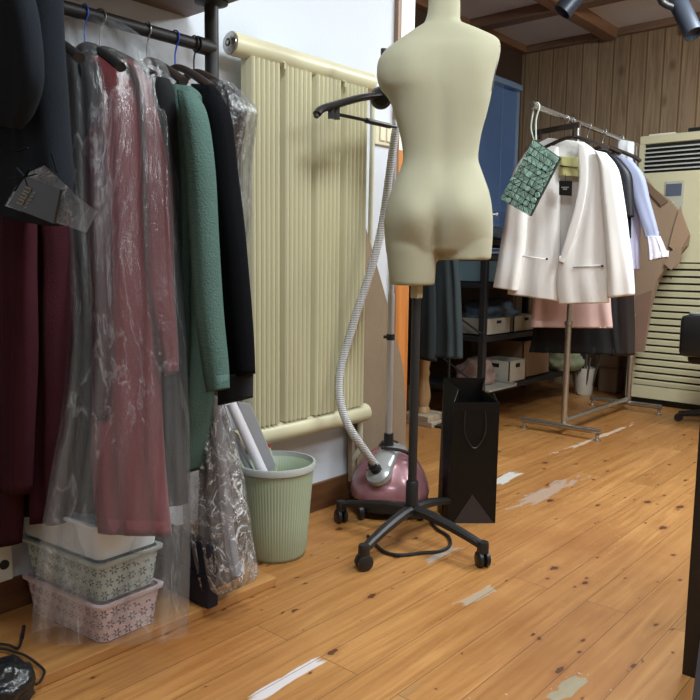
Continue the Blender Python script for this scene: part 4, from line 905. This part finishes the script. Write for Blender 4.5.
Geo().box(a_.x + .004, b_.x - .004, ay0 - .0105, ay0 - .008, a_.z + .01, b_.z - .008).done('display', mat('lcd_grey', (88, 96, 112), .25), cp)
for i in range(3): Geo().lathe([(0, 0), (.005, 0), (.005, .002), (0, .002)], (a_.x + .012 + i * .02, ay0 - .008, a_.z - .03), (0, -1, 0), 12).done('button', mat('cream_button', (206, 202, 180), .4), cp)
z = azt + .001
Geo().box(P(652, 130, ('Y', 4.98)).x, P(678, 130, ('Y', 4.98)).x, 4.93, 5.08, z, z + .012, .003).done('paper_box', mat('white_card', (222, 218, 206), .6), cat='box', label='flat white card box lying on top of the air conditioner')
Geo().box(P(690, 130, ('Y', 4.98)).x, ax1 + .02, 4.94, 5.08, z, z + .03, .005).done('black_case', m_black, cat='case', label='flat black case lying on top of the air conditioner at the picture edge')

# ================================================================ chrome garment rail
KX = -1.72; kY0, kY1, kz = 3.74, 4.66, 1.632
t = thing('garment_rail', (KX, (kY0 + kY1) / 2, 0), 'chrome free-standing garment rail holding the white blazer in front of the board wall', 'clothes rail')
m_ch = mat('worn_chrome_tube', (178, 174, 168), .25, .85, var=.1)
Geo().tube([(KX, 3.245, kz + .012), (KX, 4.56, kz - .012)], .0125, 16).done('top_rail', m_ch, t, smooth=True)
Geo().lathe([(0, 0), (.016, .001), (.018, .008), (.016, .018), (.0128, .02), (0, .02)], (KX, 3.235, kz + .012), (0, 1, 0), 18).done('end_cap', m_ch, t, smooth=True)
for y in (kY0, kY1):
    yt = min(y, 4.54)
    Geo().tube([(KX, y, .05), (KX, y, .60)], .0165, 16).done('post', m_ch, t, smooth=True)
    Geo().tube([(KX, y, .58), (KX, yt, kz)], .0125, 16).done('post', m_ch, t, smooth=True)
    Geo().lathe([(.017, -.012), (.022, -.01), (.022, .01), (.017, .012)], (KX, y, .60), n=18).done('height_collar', m_ch, t, smooth=True)
    Geo().tube([(KX - .235, y - .03, .048), (KX + .215, y - .025, .048)], .0145, 14).done('foot_bar', m_ch, t, smooth=True)
    for x in (KX - .22, KX + .2): Geo().lathe([(0, 0), (.02, 0), (.02, .008), (.009, .012), (.009, .034), (0, .034)], (x, y - .028, 0), n=16).done('levelling_foot', m_ch, t, smooth=True)
Geo().tube([(KX, kY0, .07), (KX, kY1, .07)], .0145, 14).done('bottom_bar', m_ch, t, smooth=True)

# white blazer
pl = ('Y', 3.66)
m_white = mat('white_crepe', (248, 247, 246), .75, var=.03, vscale=6, bump=.12, bscale=200)
m_lin = mat('white_satin_lining', (236, 234, 232), .5, var=.04, bump=.2, bscale=30)
back = C(Geo(), [(548, 138, 584, 142, .02), (526, 152, 600, 156, .05), (518, 175, 606, 180, .06), (516, 230, 604, 230, .05), (512, 270, 606, 270, .05), (510, 290, 612, 296, .04)], pl, 2, .006, 30, off=-.05)
left = C(Geo(), [(549, 145, 558, 147, .02), (528, 155, 559, 160, .05), (519, 176, 560, 180, .06), (517, 210, 560, 215, .065), (514, 250, 560, 250, .06), (511, 275, 559, 280, .06), (508, 294, 558, 301, .05)], pl, 1.5, .008, 31)
right = C(Geo(), [(579, 143, 590, 150, .02), (579, 152, 604, 158, .05), (581, 170, 611, 172, .06), (579, 196, 610, 196, .065), (570, 226, 607, 226, .065), (560, 258, 607, 258, .06), (557, 284, 609, 284, .06), (560, 304, 609, 303, .05)], pl, 1.5, .008, 32, off=.01)
sl = C(Geo(), [(524, 155, 536, 152, .03), (513, 175, 532, 172, .06), (507, 210, 527, 212, .07), (501, 245, 524, 250, .07), (497, 270, 520, 275, .07), (494, 287, 517, 291, .06)], pl, 1, .006, 33, off=.04)
sr = C(Geo(), [(594, 150, 606, 153, .03), (599, 164, 618, 170, .06), (602, 200, 624, 203, .07), (605, 240, 629, 240, .07), (607, 270, 633, 270, .07), (608, 298, 635, 295, .06)], pl, 1, .006, 34, off=.04)
lp = C(Geo(), [(578, 142, 585, 146, .008), (578, 156, 588, 160, .010), (579, 180, 587, 186, .010), (574, 210, 582, 214, .010), (565, 240, 572, 246, .010), (559, 262, 563, 264, .006)], pl, .5, .001, 35, off=.052)
p1 = Geo(); p1.prism([P(x, y, ('Y', 3.612)) for x, y in ((573, 266.5), (604, 264), (604, 265.6), (573, 268.2))], (0, .004, 0))
p2 = Geo(); p2.prism([P(x, y, ('Y', 3.612)) for x, y in ((519, 255), (546, 258.5), (546, 260), (519, 256.6))], (0, .004, 0))
t = thing('white_blazer', P(560, 304, pl), 'open white collarless blazer facing the camera on the chrome garment rail', 'blazer')
for nm, gg, M_ in (('back_panel', back, m_lin), ('front_panel', left, m_white), ('front_panel', right, m_white), ('sleeve', sl, m_white), ('sleeve', sr, m_white), ('lapel', lp, m_white), ('pocket_flap', p1, m_white), ('pocket_flap', p2, m_white)):
    gg.done(nm, M_, t, smooth='all')
for x, y in ((547, 259), (602.5, 266)): Geo().lathe([(0, 0), (.006, 0), (.006, .004), (0, .004)], P(x, y, ('Y', 3.61)), (0, -1, 0), 12).done('button', mat('dark_button', (50, 44, 40), .3), t)
# yellow blouse collar inside, black swing tag
g = C(Geo(), [(558, 156, 580, 158, .03), (559, 164, 579, 166, .035), (559, 176, 578, 177, .03)], ('Y', 3.64), 1, .004, 36)
st_ = Geo().prism([P(x, y, ('Y', 3.615)) for x, y in ((560, 165), (578, 167), (578, 168.5), (560, 166.5))], (0, .003, 0))
garment('blouse', 'pale yellow blouse neck showing inside the open white blazer', 'blouse', g, mat('pale_yellow_silk', (206, 202, 140), .5, var=.08), [('collar_band', st_, mat('dark_band', (80, 80, 60), .6), 'dark neck band')])
tp = ('Y', 3.60); t = thing('swing_tag', P(565, 196, tp), 'small black swing tag with pale print hanging inside the white blazer', 'tag')
Geo().prism([P(x, y, tp) for x, y in ((559, 180.5), (572, 181), (571.5, 196), (559, 195))], (0, .004, 0)).done('card', mat('black_card', (30, 28, 28), .45), t)
for (x0_, x1_, yy) in ((561.5, 569, 187.3), (563, 568, 189.2)):
    for k in range(5 if yy < 188 else 4):
        xa = x0_ + (x1_ - x0_) * k / 5; Geo().prism([P(x, y, ('Y', 3.598)) for x, y in ((xa, yy - .5), (xa + .9, yy - .5), (xa + .9, yy + .4), (xa, yy + .4))], (0, .001, 0)).done('printed_letter', mat('pale_print', (190, 186, 176), .5), t)
Geo().tube([P(565.5, 174, tp), P(565.6, 181.5, tp)], .0015, 6).done('cord', m_black, t)
# pink skirt, black trousers and the rest
def pleat(rows, pl, n, amp, seed, **k): return C(Geo(), rows, pl, n, amp, seed, **k)
g = C(Geo(), [(536, 250, 608, 250, .05), (534, 280, 610, 280, .06), (533, 305, 611, 304, .07), (531, 327, 613, 328, .07)], ('Y', 3.86), 3, .010, 40)
garment('pink_skirt', 'shiny pale pink satin skirt hanging below the hem of the white blazer', 'skirt', g, mat('pink_satin', (226, 194, 190), .32, var=.05, bump=.1, bscale=20))
g = C(Geo(), [(545, 240, 612, 240, .04), (538, 290, 616, 290, .07), (534, 330, 618, 330, .08), (530, 352, 620, 354, .08)], ('Y', 4.02), 6, .012, 41)
garment('black_skirt', 'black pleated skirt hanging behind and below the pink satin skirt', 'skirt', g, mat('black_crepe', (15, 15, 18), .85, var=.3))
g = C(Geo(), [(604, 230, 630, 230, .04), (606, 280, 633, 280, .05), (608, 320, 634, 320, .06), (610, 356, 634, 355, .06)], ('Y', 4.16), 2, .008, 42)
garment('dark_brown_trousers', 'dark brown trousers hanging right of the black skirt by the kraft paper', 'trousers', g, mat('dark_brown_wool', (46, 36, 34), .85, var=.2))
b_ = C(Geo(), [(585, 150, 606, 150, .02), (596, 157, 622, 162, .05), (600, 190, 630, 190, .06), (602, 240, 631, 238, .06)], ('Y', 3.86), 1.5, .006, 43)
s_ = C(Geo(), [(606, 152, 616, 156, .03), (612, 165, 630, 172, .05), (614, 190, 633, 190, .05), (616, 218, 634, 217, .05)], ('Y', 3.84), 1, .004, 44)
tt = garment('navy_cardigan', 'navy cardigan with dotted lace sleeve hanging behind the white blazer', 'cardigan', b_, mat('navy_knit', (18, 22, 32), .9, spec=.15, var=.2), [('lace_sleeve', s_, mat('dotted_black_lace', (24, 26, 36), .5, var=.8, vscale=90), 'dotted black lace sleeve')])
b_ = C(Geo(), [(604, 156, 622, 156, .02), (610, 168, 636, 172, .06), (616, 210, 640, 210, .06), (621, 250, 640, 250, .06), (625, 270, 640, 270, .05)], ('Y', 4.10), 2, .008, 45)
s_ = C(Geo(), [(616, 156, 632, 160, .03), (626, 170, 644, 176, .05), (634, 200, 650, 200, .05), (642, 226, 657, 226, .05), (646, 238, 659, 238, .04)], ('Y', 4.06), 1, .004, 46)
c_ = C(Geo(), [(647, 236, 660, 236, .04), (648, 246, 664, 246, .06), (649, 261, 668, 257, .08)], ('Y', 4.05), 3, .008, 47)
garment('lavender_shirt', 'lavender shirt with white flared cuff hanging right of the navy cardigan', 'shirt', b_, mat('lavender_cotton', (186, 184, 214), .7, var=.05), [('sleeve', s_, mat('blue_lavender_cotton', (164, 172, 204), .7, var=.05), None), ('flared_cuff', c_, mat('white_cotton', (214, 210, 222), .7, var=.03), 'white flared cuff')])
g = C(Geo(), [(618, 139, 634, 142, .02), (617, 148, 634, 149, .04), (618, 158, 633, 160, .04), (621, 167, 631, 168, .03)], ('Y', 4.3), 2, .006, 48)
garment('white_shoulder_cover', 'small white translucent shoulder cover at the far end of the chrome rail', 'garment cover', g, mat('white_translucent_plastic', (214, 216, 220), .35, var=.05))
hg = 'hangers on the chrome garment rail'
hanger(KX, 3.66, kz, .40, .05, m_dark, m_hook, 'dark wooden hanger with white hook in the white blazer', hg, drop=.075)
for Y, lab in ((3.86, 'dark wooden hanger in the navy cardigan behind the white blazer'), (4.06, 'dark hanger in the lavender shirt on the chrome rail')):
    hanger(KX, Y, kz, .36, .05, m_dark, m_hook, lab, hg, drop=.075)
hanger(KX, 4.3, kz - .005, .24, .05, m_dark, m_hook, 'last hanger on the chrome rail, under the white shoulder cover', hg, drop=.06)
c = P(557, 129, ('Y', 3.6)); t = thing('skirt_hanger', (KX, 3.60, c.z - .03), 'flat dark skirt hanger bar nearest the end of the chrome rail', 'hanger', hg)
Geo().obox(((P(534, 137, ('Y', 3.6)).x + P(579, 129, ('Y', 3.6)).x) / 2, 3.60, c.z), ((P(579, 129, ('Y', 3.6)).x - P(534, 137, ('Y', 3.6)).x) / 2, 0, .008), (0, .006, 0), (0, 0, .014)).done('bar', m_dark, t)
Geo().tube([Vector((KX, 3.60, kz)) + Vector((.018 * math.cos(a), 0, .018 * math.sin(a))) for a in [math.radians(v) for v in (200, 150, 100, 50, 0, -50)]] + [Vector((KX, 3.60, kz - .04)), Vector((KX, 3.60, c.z))], .0025, 8, smooth=3).done('hook', m_hook, t, smooth=True)
for x in (540, 574): Geo().obox(P(x, 135 if x < 550 else 132, ('Y', 3.595)), (.006, 0, 0), (0, .008, 0), (0, 0, .024)).done('clip', m_dark, t)
# faceted green tote hanging from the rail end
pp_ = 3.30; c4 = [P(x, y, ('Y', pp_)) for x, y in ((534, 140), (560, 158), (530, 216), (500.6, 199))]
t = thing('tote_bag', sum(c4, Vector()) / 4 + Vector((0, 0, -.15)), 'teal green tote of geometric facets hung by a thin strap from the chrome rail end', 'bag')
U, Vv = c4[1] - c4[0], c4[3] - c4[0]; nU, nV = 6, 10
def q_(u, v): return c4[0] + U * u + Vv * v + (c4[2] - c4[1] - Vv) * u * v
g = Geo(); g.prism([c4[0], c4[1], c4[2], c4[3]], (0, .018, 0)); g.done('backing', mat('black_mesh_backing', (34, 54, 50), .7), t)
rnd = random.Random(5); g = Geo()
def tile(poly, s=.82):
    c = sum(poly, Vector()) / len(poly); tilt = Vector((0, -.006 - rnd.random() * .006, 0))
    p = [c + (v - c) * s + tilt + Vector((0, rnd.uniform(-.004, .004), 0)) for v in poly]; g.prism(p, (0, .004, 0))
for i in range(nU):
    for j in range(nV):
        a, b, c_, d = q_(i / nU, j / nV), q_((i + 1) / nU, j / nV), q_((i + 1) / nU, (j + 1) / nV), q_(i / nU, (j + 1) / nV); k = rnd.random(); mc = (a + b + c_ + d) / 4
        if k < .14: tile([mc + (b - a) * .5 * math.cos(x * .5236) + (d - a) * .5 * math.sin(x * .5236) for x in range(12)], .9)
        elif k < .3: tile([a, b, mc], .76); tile([b, c_, mc], .76); tile([c_, d, mc], .76); tile([d, a, mc], .76)
        elif k < .65: tile([a, b, c_]); tile([a, c_, d])
        else: tile([a, b, d]); tile([b, c_, d])
g.done('facet_panel', mat('teal_green_facet', (160, 198, 186), .35, var=.12, vscale=14), t)
Geo().tube([c4[0], P(531, 128, ('Y', 3.29)), P(533, 112, ('Y', 3.285)), Vector((KX - .014, 3.285, kz + .012)), Vector((KX, 3.285, kz + .03)), Vector((KX + .014, 3.285, kz + .01)), P(536, 120, ('Y', 3.29)), c4[0] + Vector((.01, 0, 0))], .004, 8, smooth=4).done('strap', mat('white_green_cord', (196, 210, 200), .5), t, smooth=True)

# kraft paper patterns hanging in front of the air conditioner
m_kr = mat('brown_kraft_paper', (150, 126, 104), .85, var=.12, vscale=5, bump=.25, bscale=8)
m_kr2 = mat('light_kraft_paper', (158, 130, 106), .85, var=.1, vscale=5)
kp = lambda Y, pts: [P(x, y, ('Y', Y)) for x, y in pts]
g1 = Geo().prism(kp(4.74, ((634, 168), (646, 180), (652, 188), (668, 200), (680, 214), (688, 235), (686, 246), (678, 256), (668, 264), (657, 280), (650, 305), (645, 334), (642, 352), (624, 352), (626, 280), (628, 210))), (0, .05, 0))
g2 = Geo().prism(kp(4.72, ((680, 206), (688, 236), (683, 247), (676, 252), (669, 246), (674, 226))), (0, .012, 0))
g3 = Geo().prism(kp(4.715, ((682, 247), (680, 262), (671, 270), (664, 264), (670, 252), (678, 246))), (0, .012, 0))
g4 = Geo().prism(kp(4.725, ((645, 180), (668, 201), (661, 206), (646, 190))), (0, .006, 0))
g5 = Geo().prism(kp(4.73, ((636, 296), (652, 290), (643, 352), (626, 352))), (0, .006, 0))
t = thing('kraft_paper_pattern', P(635, 352, ('Y', 4.74)), 'bundle of brown kraft paper patterns hanging in front of the cream air conditioner', 'paper pattern')
for nm, gg, M_ in (('paper_sheet', g1, m_kr), ('folded_corner', g2, m_kr2), ('folded_corner', g3, m_kr), ('folded_corner', g4, mat('dark_brown_kraft', (116, 94, 74), .85)), ('paper_strip', g5, mat('red_brown_kraft', (130, 102, 86), .85, var=.1))): gg.done(nm, M_, t)  # one folded corner in a darker brown kraft
Geo().tube([P(636, 170, ('Y', 4.74)), Vector((KX, 4.555, kz - .012)), Vector((KX - .015, 4.555, kz + .005))], .002, 6).done('string', m_black, t)
t = thing('wire_hook', P(663, 279, ('Y', 4.86)), 'small dark wire loop hanging on the louvres below the kraft paper', 'hook')
Geo().tube([P(x, y, ('Y', 4.88)) for x, y in ((655, 281), (660, 277), (666, 276), (672, 279))], .0025, 6, smooth=3).done('wire', m_black, t)

# ================================================================ black shelf unit under the window
sx0, sx1, sy0, sy1 = -2.62, -2.17, 3.62, 4.95
t = thing('storage_shelf', ((sx0 + sx1) / 2, (sy0 + sy1) / 2, 0), 'black metal storage shelf full of boxes under the blue blind', 'shelf unit')
for x in (sx0, sx1):
    for y in (sy0, sy1): Geo().box(x - .018, x + .018, y - .018, y + .018, 0, 1.06, .003).done('post', m_steel_black, t)
levels = (.2, .5, .80, 1.04)
for z in levels: Geo().box(sx0 - .018, sx1 + .018, sy0 - .018, sy1 + .018, z - .03, z, .003).done('shelf', m_steel_black, t)
g = Geo()
for z0_, z1_ in ((.2, .47), (.5, .77)): Geo().tube([(sx1 + .0, sy0 - .019, z0_ + .02), (sx0, sy0 - .019, z1_)], .006, 6).done('brace', m_steel_black, t)
def bin_box(x0, x1, y0, y1, z, h_, M, label, group, hole=True, cat='box', name='storage_box'):
    t = thing(name, ((x0 + x1) / 2, (y0 + y1) / 2, z), label, cat, group)
    g = Geo(); th = .006; g.box(x0, x1, y0, y1, z, z + th); g.box(x0, x0 + th, y0, y1, z, z + h_); g.box(x1 - th, x1, y0, y1, z, z + h_); g.box(x0, x1, y0, y0 + th, z, z + h_); g.box(x0, x1, y1 - th, y1, z, z + h_)
    g.done('box_body', M, t)
    if hole:
        yc = (y0 + y1) / 2; Geo().box(x1, x1 + .002, yc - .025, yc + .025, z + h_ * .68, z + h_ * .86, .0).done('handle_hole', mat('black_void', (10, 10, 10), .9), t)
        xc = (x0 + x1) / 2; Geo().box(xc - .03, xc + .03, y0 - .002, y0, z + h_ * .68, z + h_ * .86).done('handle_hole', MC['black_void'], t)
    return t
m_bx = mat('pale_grey_fabric_board', (150, 146, 134), .8, var=.08)
bg = 'open storage boxes on the black shelf'
bin_box(sx0 + .03, sx1, 3.66, 3.93, .502, .095, m_bx, 'pale open box on the middle shelf, leftmost of the pair below the blue-grey cloth', bg)
bin_box(sx0 + .03, sx1, 3.97, 4.28, .502, .095, mat('beige_fabric_board', (142, 134, 118), .8), 'beige open box on the middle shelf, right of the pale box', bg)
bin_box(-2.36, sx1 + .01, 3.92, 4.12, .202, .13, mat('white_box_plastic', (184, 180, 168), .5), 'white open box with dark handle hole on the lowest shelf', bg)
bin_box(sx0 + .05, sx1 - .02, 4.14, 4.5, .202, .23, m_cardboard, 'brown cardboard box at the right of the white box on the lowest shelf', bg, hole=False)
bin_box(sx0 + .03, sx1, 3.66, 3.82, .802, .12, mat('pale_blue_plastic', (118, 146, 160), .5), 'pale blue box on the upper shelf beside the shelf post', bg, hole=False)
bin_box(sx0 + .03, sx1, 3.86, 4.06, .802, .13, mat('blue_tub_plastic', (102, 138, 160), .4), 'light blue tub on the upper shelf behind the dress form', bg, hole=False)
def heap(name, label, cat, cx, cy, z, a, b, h_, M, seed, group=None):
    bm = bmesh.new(); bmesh.ops.create_icosphere(bm, subdivisions=4, radius=1); off = Vector((seed * 3.1, 0, 0))
    for v in bm.verts:
        d = 1 + .3 * noise.noise(v.co * 1.8 + off) + .14 * noise.noise(v.co * 5 + off)
        v.co = Vector((cx + v.co.x * a * d, cy + v.co.y * b * d, z + max(0, (v.co.z * .6 + .35)) * h_ * d))
    bm.verts.index_update(); g = Geo().add([v.co.copy() for v in bm.verts], [[v.index for v in f.verts] for f in bm.faces]); bm.free()
    return g.done(name, M, smooth='all', cat=cat, label=label, group=group)
heap('folded_cloth', 'blue-grey cloth heap lying over the boxes on the middle shelf', 'cloth', -2.34, 3.98, .56, .14, .22, .13, mat('blue_grey_cloth', (72, 84, 98), .85, var=.3, vscale=20), 1)
heap('folded_cloth', 'pinkish brown cloth heap on the lowest shelf left of the white box', 'cloth', -2.29, 3.76, .204, .12, .12, .15, mat('pink_brown_cloth', (128, 104, 94), .85, var=.25, vscale=16), 2)
heap('folded_cloth', 'dark grey-blue bag heap lying on top of the black shelf', 'cloth', -2.34, 3.95, 1.042, .14, .20, .09, mat('slate_blue_cloth', (72, 82, 96), .7, var=.3, vscale=16), 3)
heap('packet_heap', 'pale green and white packets on the floor right of the shelf', 'packets', -2.2, 4.72, .202, .12, .13, .17, mat('mottled_green_packet', (132, 138, 110), .6, var=.45, vscale=26), 4)
t = thing('tray', (-2.17, 3.74, .19), 'thin pale metal tray edge jutting from the lowest shelf above the paper bag', 'tray')
Geo().box(-2.24, sx1 + .09, 3.56, 3.86, .202, .212, .002).done('tray_base', mat('pale_metal', (160, 158, 150), .35, .4), t)
Geo().box(-2.24, sx1 + .09, 3.86, 3.87, .202, .222, .002).done('tray_lip', MC['pale_metal'], t)
# white pot with sticks, second container
pc = P(583, 394, ('Z', 0)); t = thing('white_pot', pc, 'white pot holding dark sticks on the floor behind the chrome rail', 'pot')
Geo().lathe([(0, 0), (.058, 0), (.062, .01), (.076, .19), (.073, .19), (.058, .02), (0, .02)], pc, n=28).done('pot_body', mat('white_ceramic', (196, 190, 178), .4), t, smooth=True)
for i in range(7):
    a = i * .9; e = pc + Vector((math.cos(a) * .05, math.sin(a) * .05, .02)); Geo().tube([e * 1, pc + Vector((math.cos(a) * .11, math.sin(a) * .09, .27 + .03 * (i % 3)))], .007, 6).done('stick', mat('grey_brown_stick', (88, 76, 66), .8), t)
pc = P(609, 392, ('Z', 0)); t = thing('paper_parcel', pc, 'upright beige paper parcel on the floor right of the white pot', 'parcel')
Geo().box(pc.x - .07, pc.x + .07, pc.y - .04, pc.y + .05, .0, .27, .012).done('wrapping', mat('beige_wrap', (150, 128, 108), .8, var=.15), t)
Geo().box(pc.x - .073, pc.x + .073, pc.y - .043, pc.y + .053, .17, .19, .002).done('tape_band', mat('brown_tape', (116, 94, 74), .4), t)

# hanging dark teal dress, turned leg on blocks, cardboard box by the paper bag
pl = ('Y', 3.36)
ga = C(Geo(), [(432, 210, 452, 210, .03), (428, 240, 456, 240, .06), (425, 275, 459, 275, .07), (422, 320, 461, 320, .08), (418, 354, 462, 359, .09)], pl, 3.5, .014, 50)
gb = C(Geo(), [(424, 262, 434, 262, .02), (421, 310, 436, 310, .03), (418, 358, 436, 362, .035)], ('Y', 3.31), 1, .006, 51)
garment('teal_grey_dress', 'dark teal-grey dress hanging behind the dress form left of the black shelf', 'dress', ga, mat('dark_teal_crepe', (44, 56, 60), .8, var=.15, vscale=12), [('side_drape', gb, mat('dark_teal_crepe_side', (38, 48, 53), .8, var=.15), None)])
dt = P(442, 210, pl)
t = thing('hanging_stand', (dt.x, 3.36, 0), 'slim black hook stand carrying the dark teal-grey dress behind the dress form', 'stand')
Geo().tube([(dt.x, 3.47, 0), (dt.x, 3.47, 1.24), (dt.x, 3.43, 1.28), (dt.x, 3.36, 1.26), (dt.x, 3.36, 1.13)], .008, 10, smooth=3).done('stem', m_black, t, smooth=True)
Geo().lathe([(0, 0), (.10, 0), (.10, .012), (.02, .02), (0, .02)], (dt.x, 3.47, 0), n=24).done('base', m_black, t, smooth=True)
lc = P(423, 412, ('Z', .06)); t = thing('turned_wood_leg', (lc.x, lc.y, .06), 'pale turned wooden table leg standing on two blocks behind the dress form', 'table leg')
m_pale = wood('pale_turned_wood', (150, 116, 78), (184, 150, 108), 2, .5)
Geo().lathe([(0, 0), (.04, 0), (.04, .02), (.03, .035), (.036, .06), (.042, .09), (.036, .14), (.028, .2), (.034, .22), (.034, .235), (.028, .25), (.036, .29), (.036, .36), (0, .36)], (lc.x, lc.y, .06), n=28).done('turned_post', m_pale, t, smooth=True)
for k, (w_, lab) in enumerate(((.115, 'lower pale block under the turned wooden leg'), (.09, 'upper pale block directly under the turned wooden leg'))):
    Geo().box(lc.x - w_, lc.x + w_ * 1.1, lc.y - .09, lc.y + .09, .0 + k * .03, .029 + k * .03, .003).done('wooden_block', wood('pale_block_wood', (150, 132, 112), (186, 170, 150), 0, .6), cat='block', label=lab, group='blocks under the turned leg')
cb_ = P(452, 400, ('Z', 0)); bin_box(cb_.x - .17, cb_.x + .14, 3.02 + .35, 3.02 + .58, 0, .17, mat('dark_cardboard', (112, 86, 62), .85, var=.15), 'brown cardboard box on the floor behind the black paper bag', None, hole=False)

# ================================================================ right edge furniture, spotlights
cc = Vector((P(722, 413, ('Z', 0)).x + .06, 4.42, 0))
t = thing('office_chair', cc, 'black padded swivel chair at the right picture edge before the air conditioner', 'chair')
pd_ = 4.25; c1, c2 = P(678, 356, ('Y', pd_)), P(700, 314, ('Y', pd_))
bz0, bz1 = c1.z, c2.z; bx0 = c1.x
Geo().box(bx0, bx0 + .46, pd_ - .02, pd_ + .06, bz0, bz1 - .01, .028).done('backrest', mat('black_vinyl', (24, 26, 28), .35, var=.2), t, smooth=True)
Geo().tube([(bx0 + .03, pd_ + .03, bz1 - .035), (bx0 + .045, pd_ + .03, bz1 - .005), (bx0 + .08, pd_ + .02, bz1), (bx0 + .42, pd_ + .02, bz1 - .0)], .009, 10, smooth=3).done('back_trim', m_silver, t, smooth=True, label='silver trim bar')
Geo().box(bx0 + .02, bx0 + .44, pd_ + .08, pd_ + .48, bz0 - .05, bz0 + .02, .025).done('seat', MC['black_vinyl'], t, smooth=True)
scx, scy = bx0 + .25, pd_ + .30
Geo().tube([(scx, scy, .07), (scx, scy, bz0 - .04)], .025, 16).done('gas_column', m_black, t, smooth=True)
for k in range(5):
    a = math.radians(184 + 72 * k); e = Vector((scx + .31 * math.cos(a), scy + .31 * math.sin(a), .045))
    lgx = Geo().tube([(scx, scy, .085), (scx * .5 + e.x * .5, scy * .5 + e.y * .5, .07), e], lambda u: .026 - .009 * u, 10).done('base_arm', m_black, t, smooth=True)
    Geo().lathe([(0, -.018), (.02, -.018), (.024, -.01), (.024, .01), (.02, .018), (0, .018)], (e.x, e.y, .024), (0, 1, 0), 16).done('castor', m_black, lgx, smooth=True)
tl = P(686, 668, ('Z', 0)); t = thing('black_table', (tl.x + .02, tl.y, 0), 'black table whose square leg stands at the right picture edge', 'table')
m_tb = mat('black_laminate', (20, 20, 22), .4, var=.1)
for dx in (0, .9):
    for dy in (0, .5): Geo().box(tl.x + dx + .001, tl.x + dx + .034, tl.y + dy - .033, tl.y + dy, 0, .72, .002).done('leg', m_tb, t)
Geo().box(tl.x + .06, tl.x + 1.1, tl.y - .03, tl.y + .55, .72, .745, .003).done('tabletop', m_tb, t)
fb = P(697, 660, ('Y', 1.45)); 
t = thing('fabric_storage_bag', (fb.x + .16, 1.5, 0), 'grey-blue fabric bag at the lower right picture corner beside the table leg', 'bag')
g = Geo(); A_ = P(700, 640, ('Y', 1.42)); B_ = P(691, 710, ('Y', 1.42))
g.prism([Vector((A_.x, 1.42, A_.z)), Vector((A_.x + .3, 1.42, A_.z)), Vector((A_.x + .32, 1.42, 0)), Vector((B_.x - .005, 1.42, 0))], (0, .16, 0)); g.done('bag_body', mat('grey_blue_canvas', (88, 94, 112), .85, var=.1), t)
Geo().tube([(A_.x + .08, 1.5, A_.z - .01), (A_.x + .1, 1.5, A_.z + .09), (A_.x + .2, 1.5, A_.z + .09), (A_.x + .22, 1.5, A_.z - .01)], .006, 8, smooth=4).done('handle', MC['grey_blue_canvas'], t, smooth=True)

tk = P(600, -14, ('Z', 2.56))
t = thing('lighting_track', (-1.75, 4.0, 2.6), 'black ceiling lighting track along the ceiling at the top right', 'track')
Geo().box(-2.6, -.6, 3.62, 3.655, CZ - .035, CZ - .001, .002).done('track_rail', m_black, t)
Geo().box(-.6, -.52, 3.61, 3.665, CZ - .04, CZ - .001, .003).done('feed_end', m_black, t)
def spot(a, b, r, Y, label, foot):
    A, B = P(*a, ('Y', Y)), P(*b, ('Y', Y - .05)); ax = (B - A); ln = ax.length
    t = thing('track_spotlight', A, label, 'spotlight', 'spotlights on the ceiling track')
    m_sp = mat('grey_spot_metal', (58, 64, 76), .4, .3)
    Geo().lathe([(0, 0), (r * .8, 0), (r, .02), (r, ln), (r * .9, ln), (r * .85, ln - .02), (0, ln - .02)], A, ax, 28).done('lamp_head', m_sp, t, smooth=True)
    Geo().tube([A + ax * .3, Vector((A.x + (B.x - A.x) * .3, 3.637, CZ - .06)), Vector((A.x + (B.x - A.x) * .3, 3.637, CZ - .03))], .008, 8).done('arm', m_black, t, smooth=True)
spot((580, -10), (562, 12), .050, 3.75, 'grey cylindrical spotlight left of the two on the ceiling track', 0)
spot((676, -2), (694, 34), .042, 3.75, 'grey cylindrical spotlight at the top right corner of the picture', 0)
Geo().tube([P(658, -12, ('Y', 3.64)), P(662, 2, ('Y', 3.68)), P(676, 8, ('Y', 3.72))], .016, 10, smooth=3).done('spotlight_bracket', m_black, cat='bracket', label='black curved bracket beside the spotlight at the top right corner', smooth=True)
Geo().prism([P(x, y, ('Y', BY - .095)) for x, y in ((682.5, 23), (687.5, 23), (687.5, 32), (682.5, 32))], (0, .004, 0)).done('white_label', mat('white_label_paper', (240, 240, 245), .5), cat='label', label='small white label stuck on the crown beam at the top right')
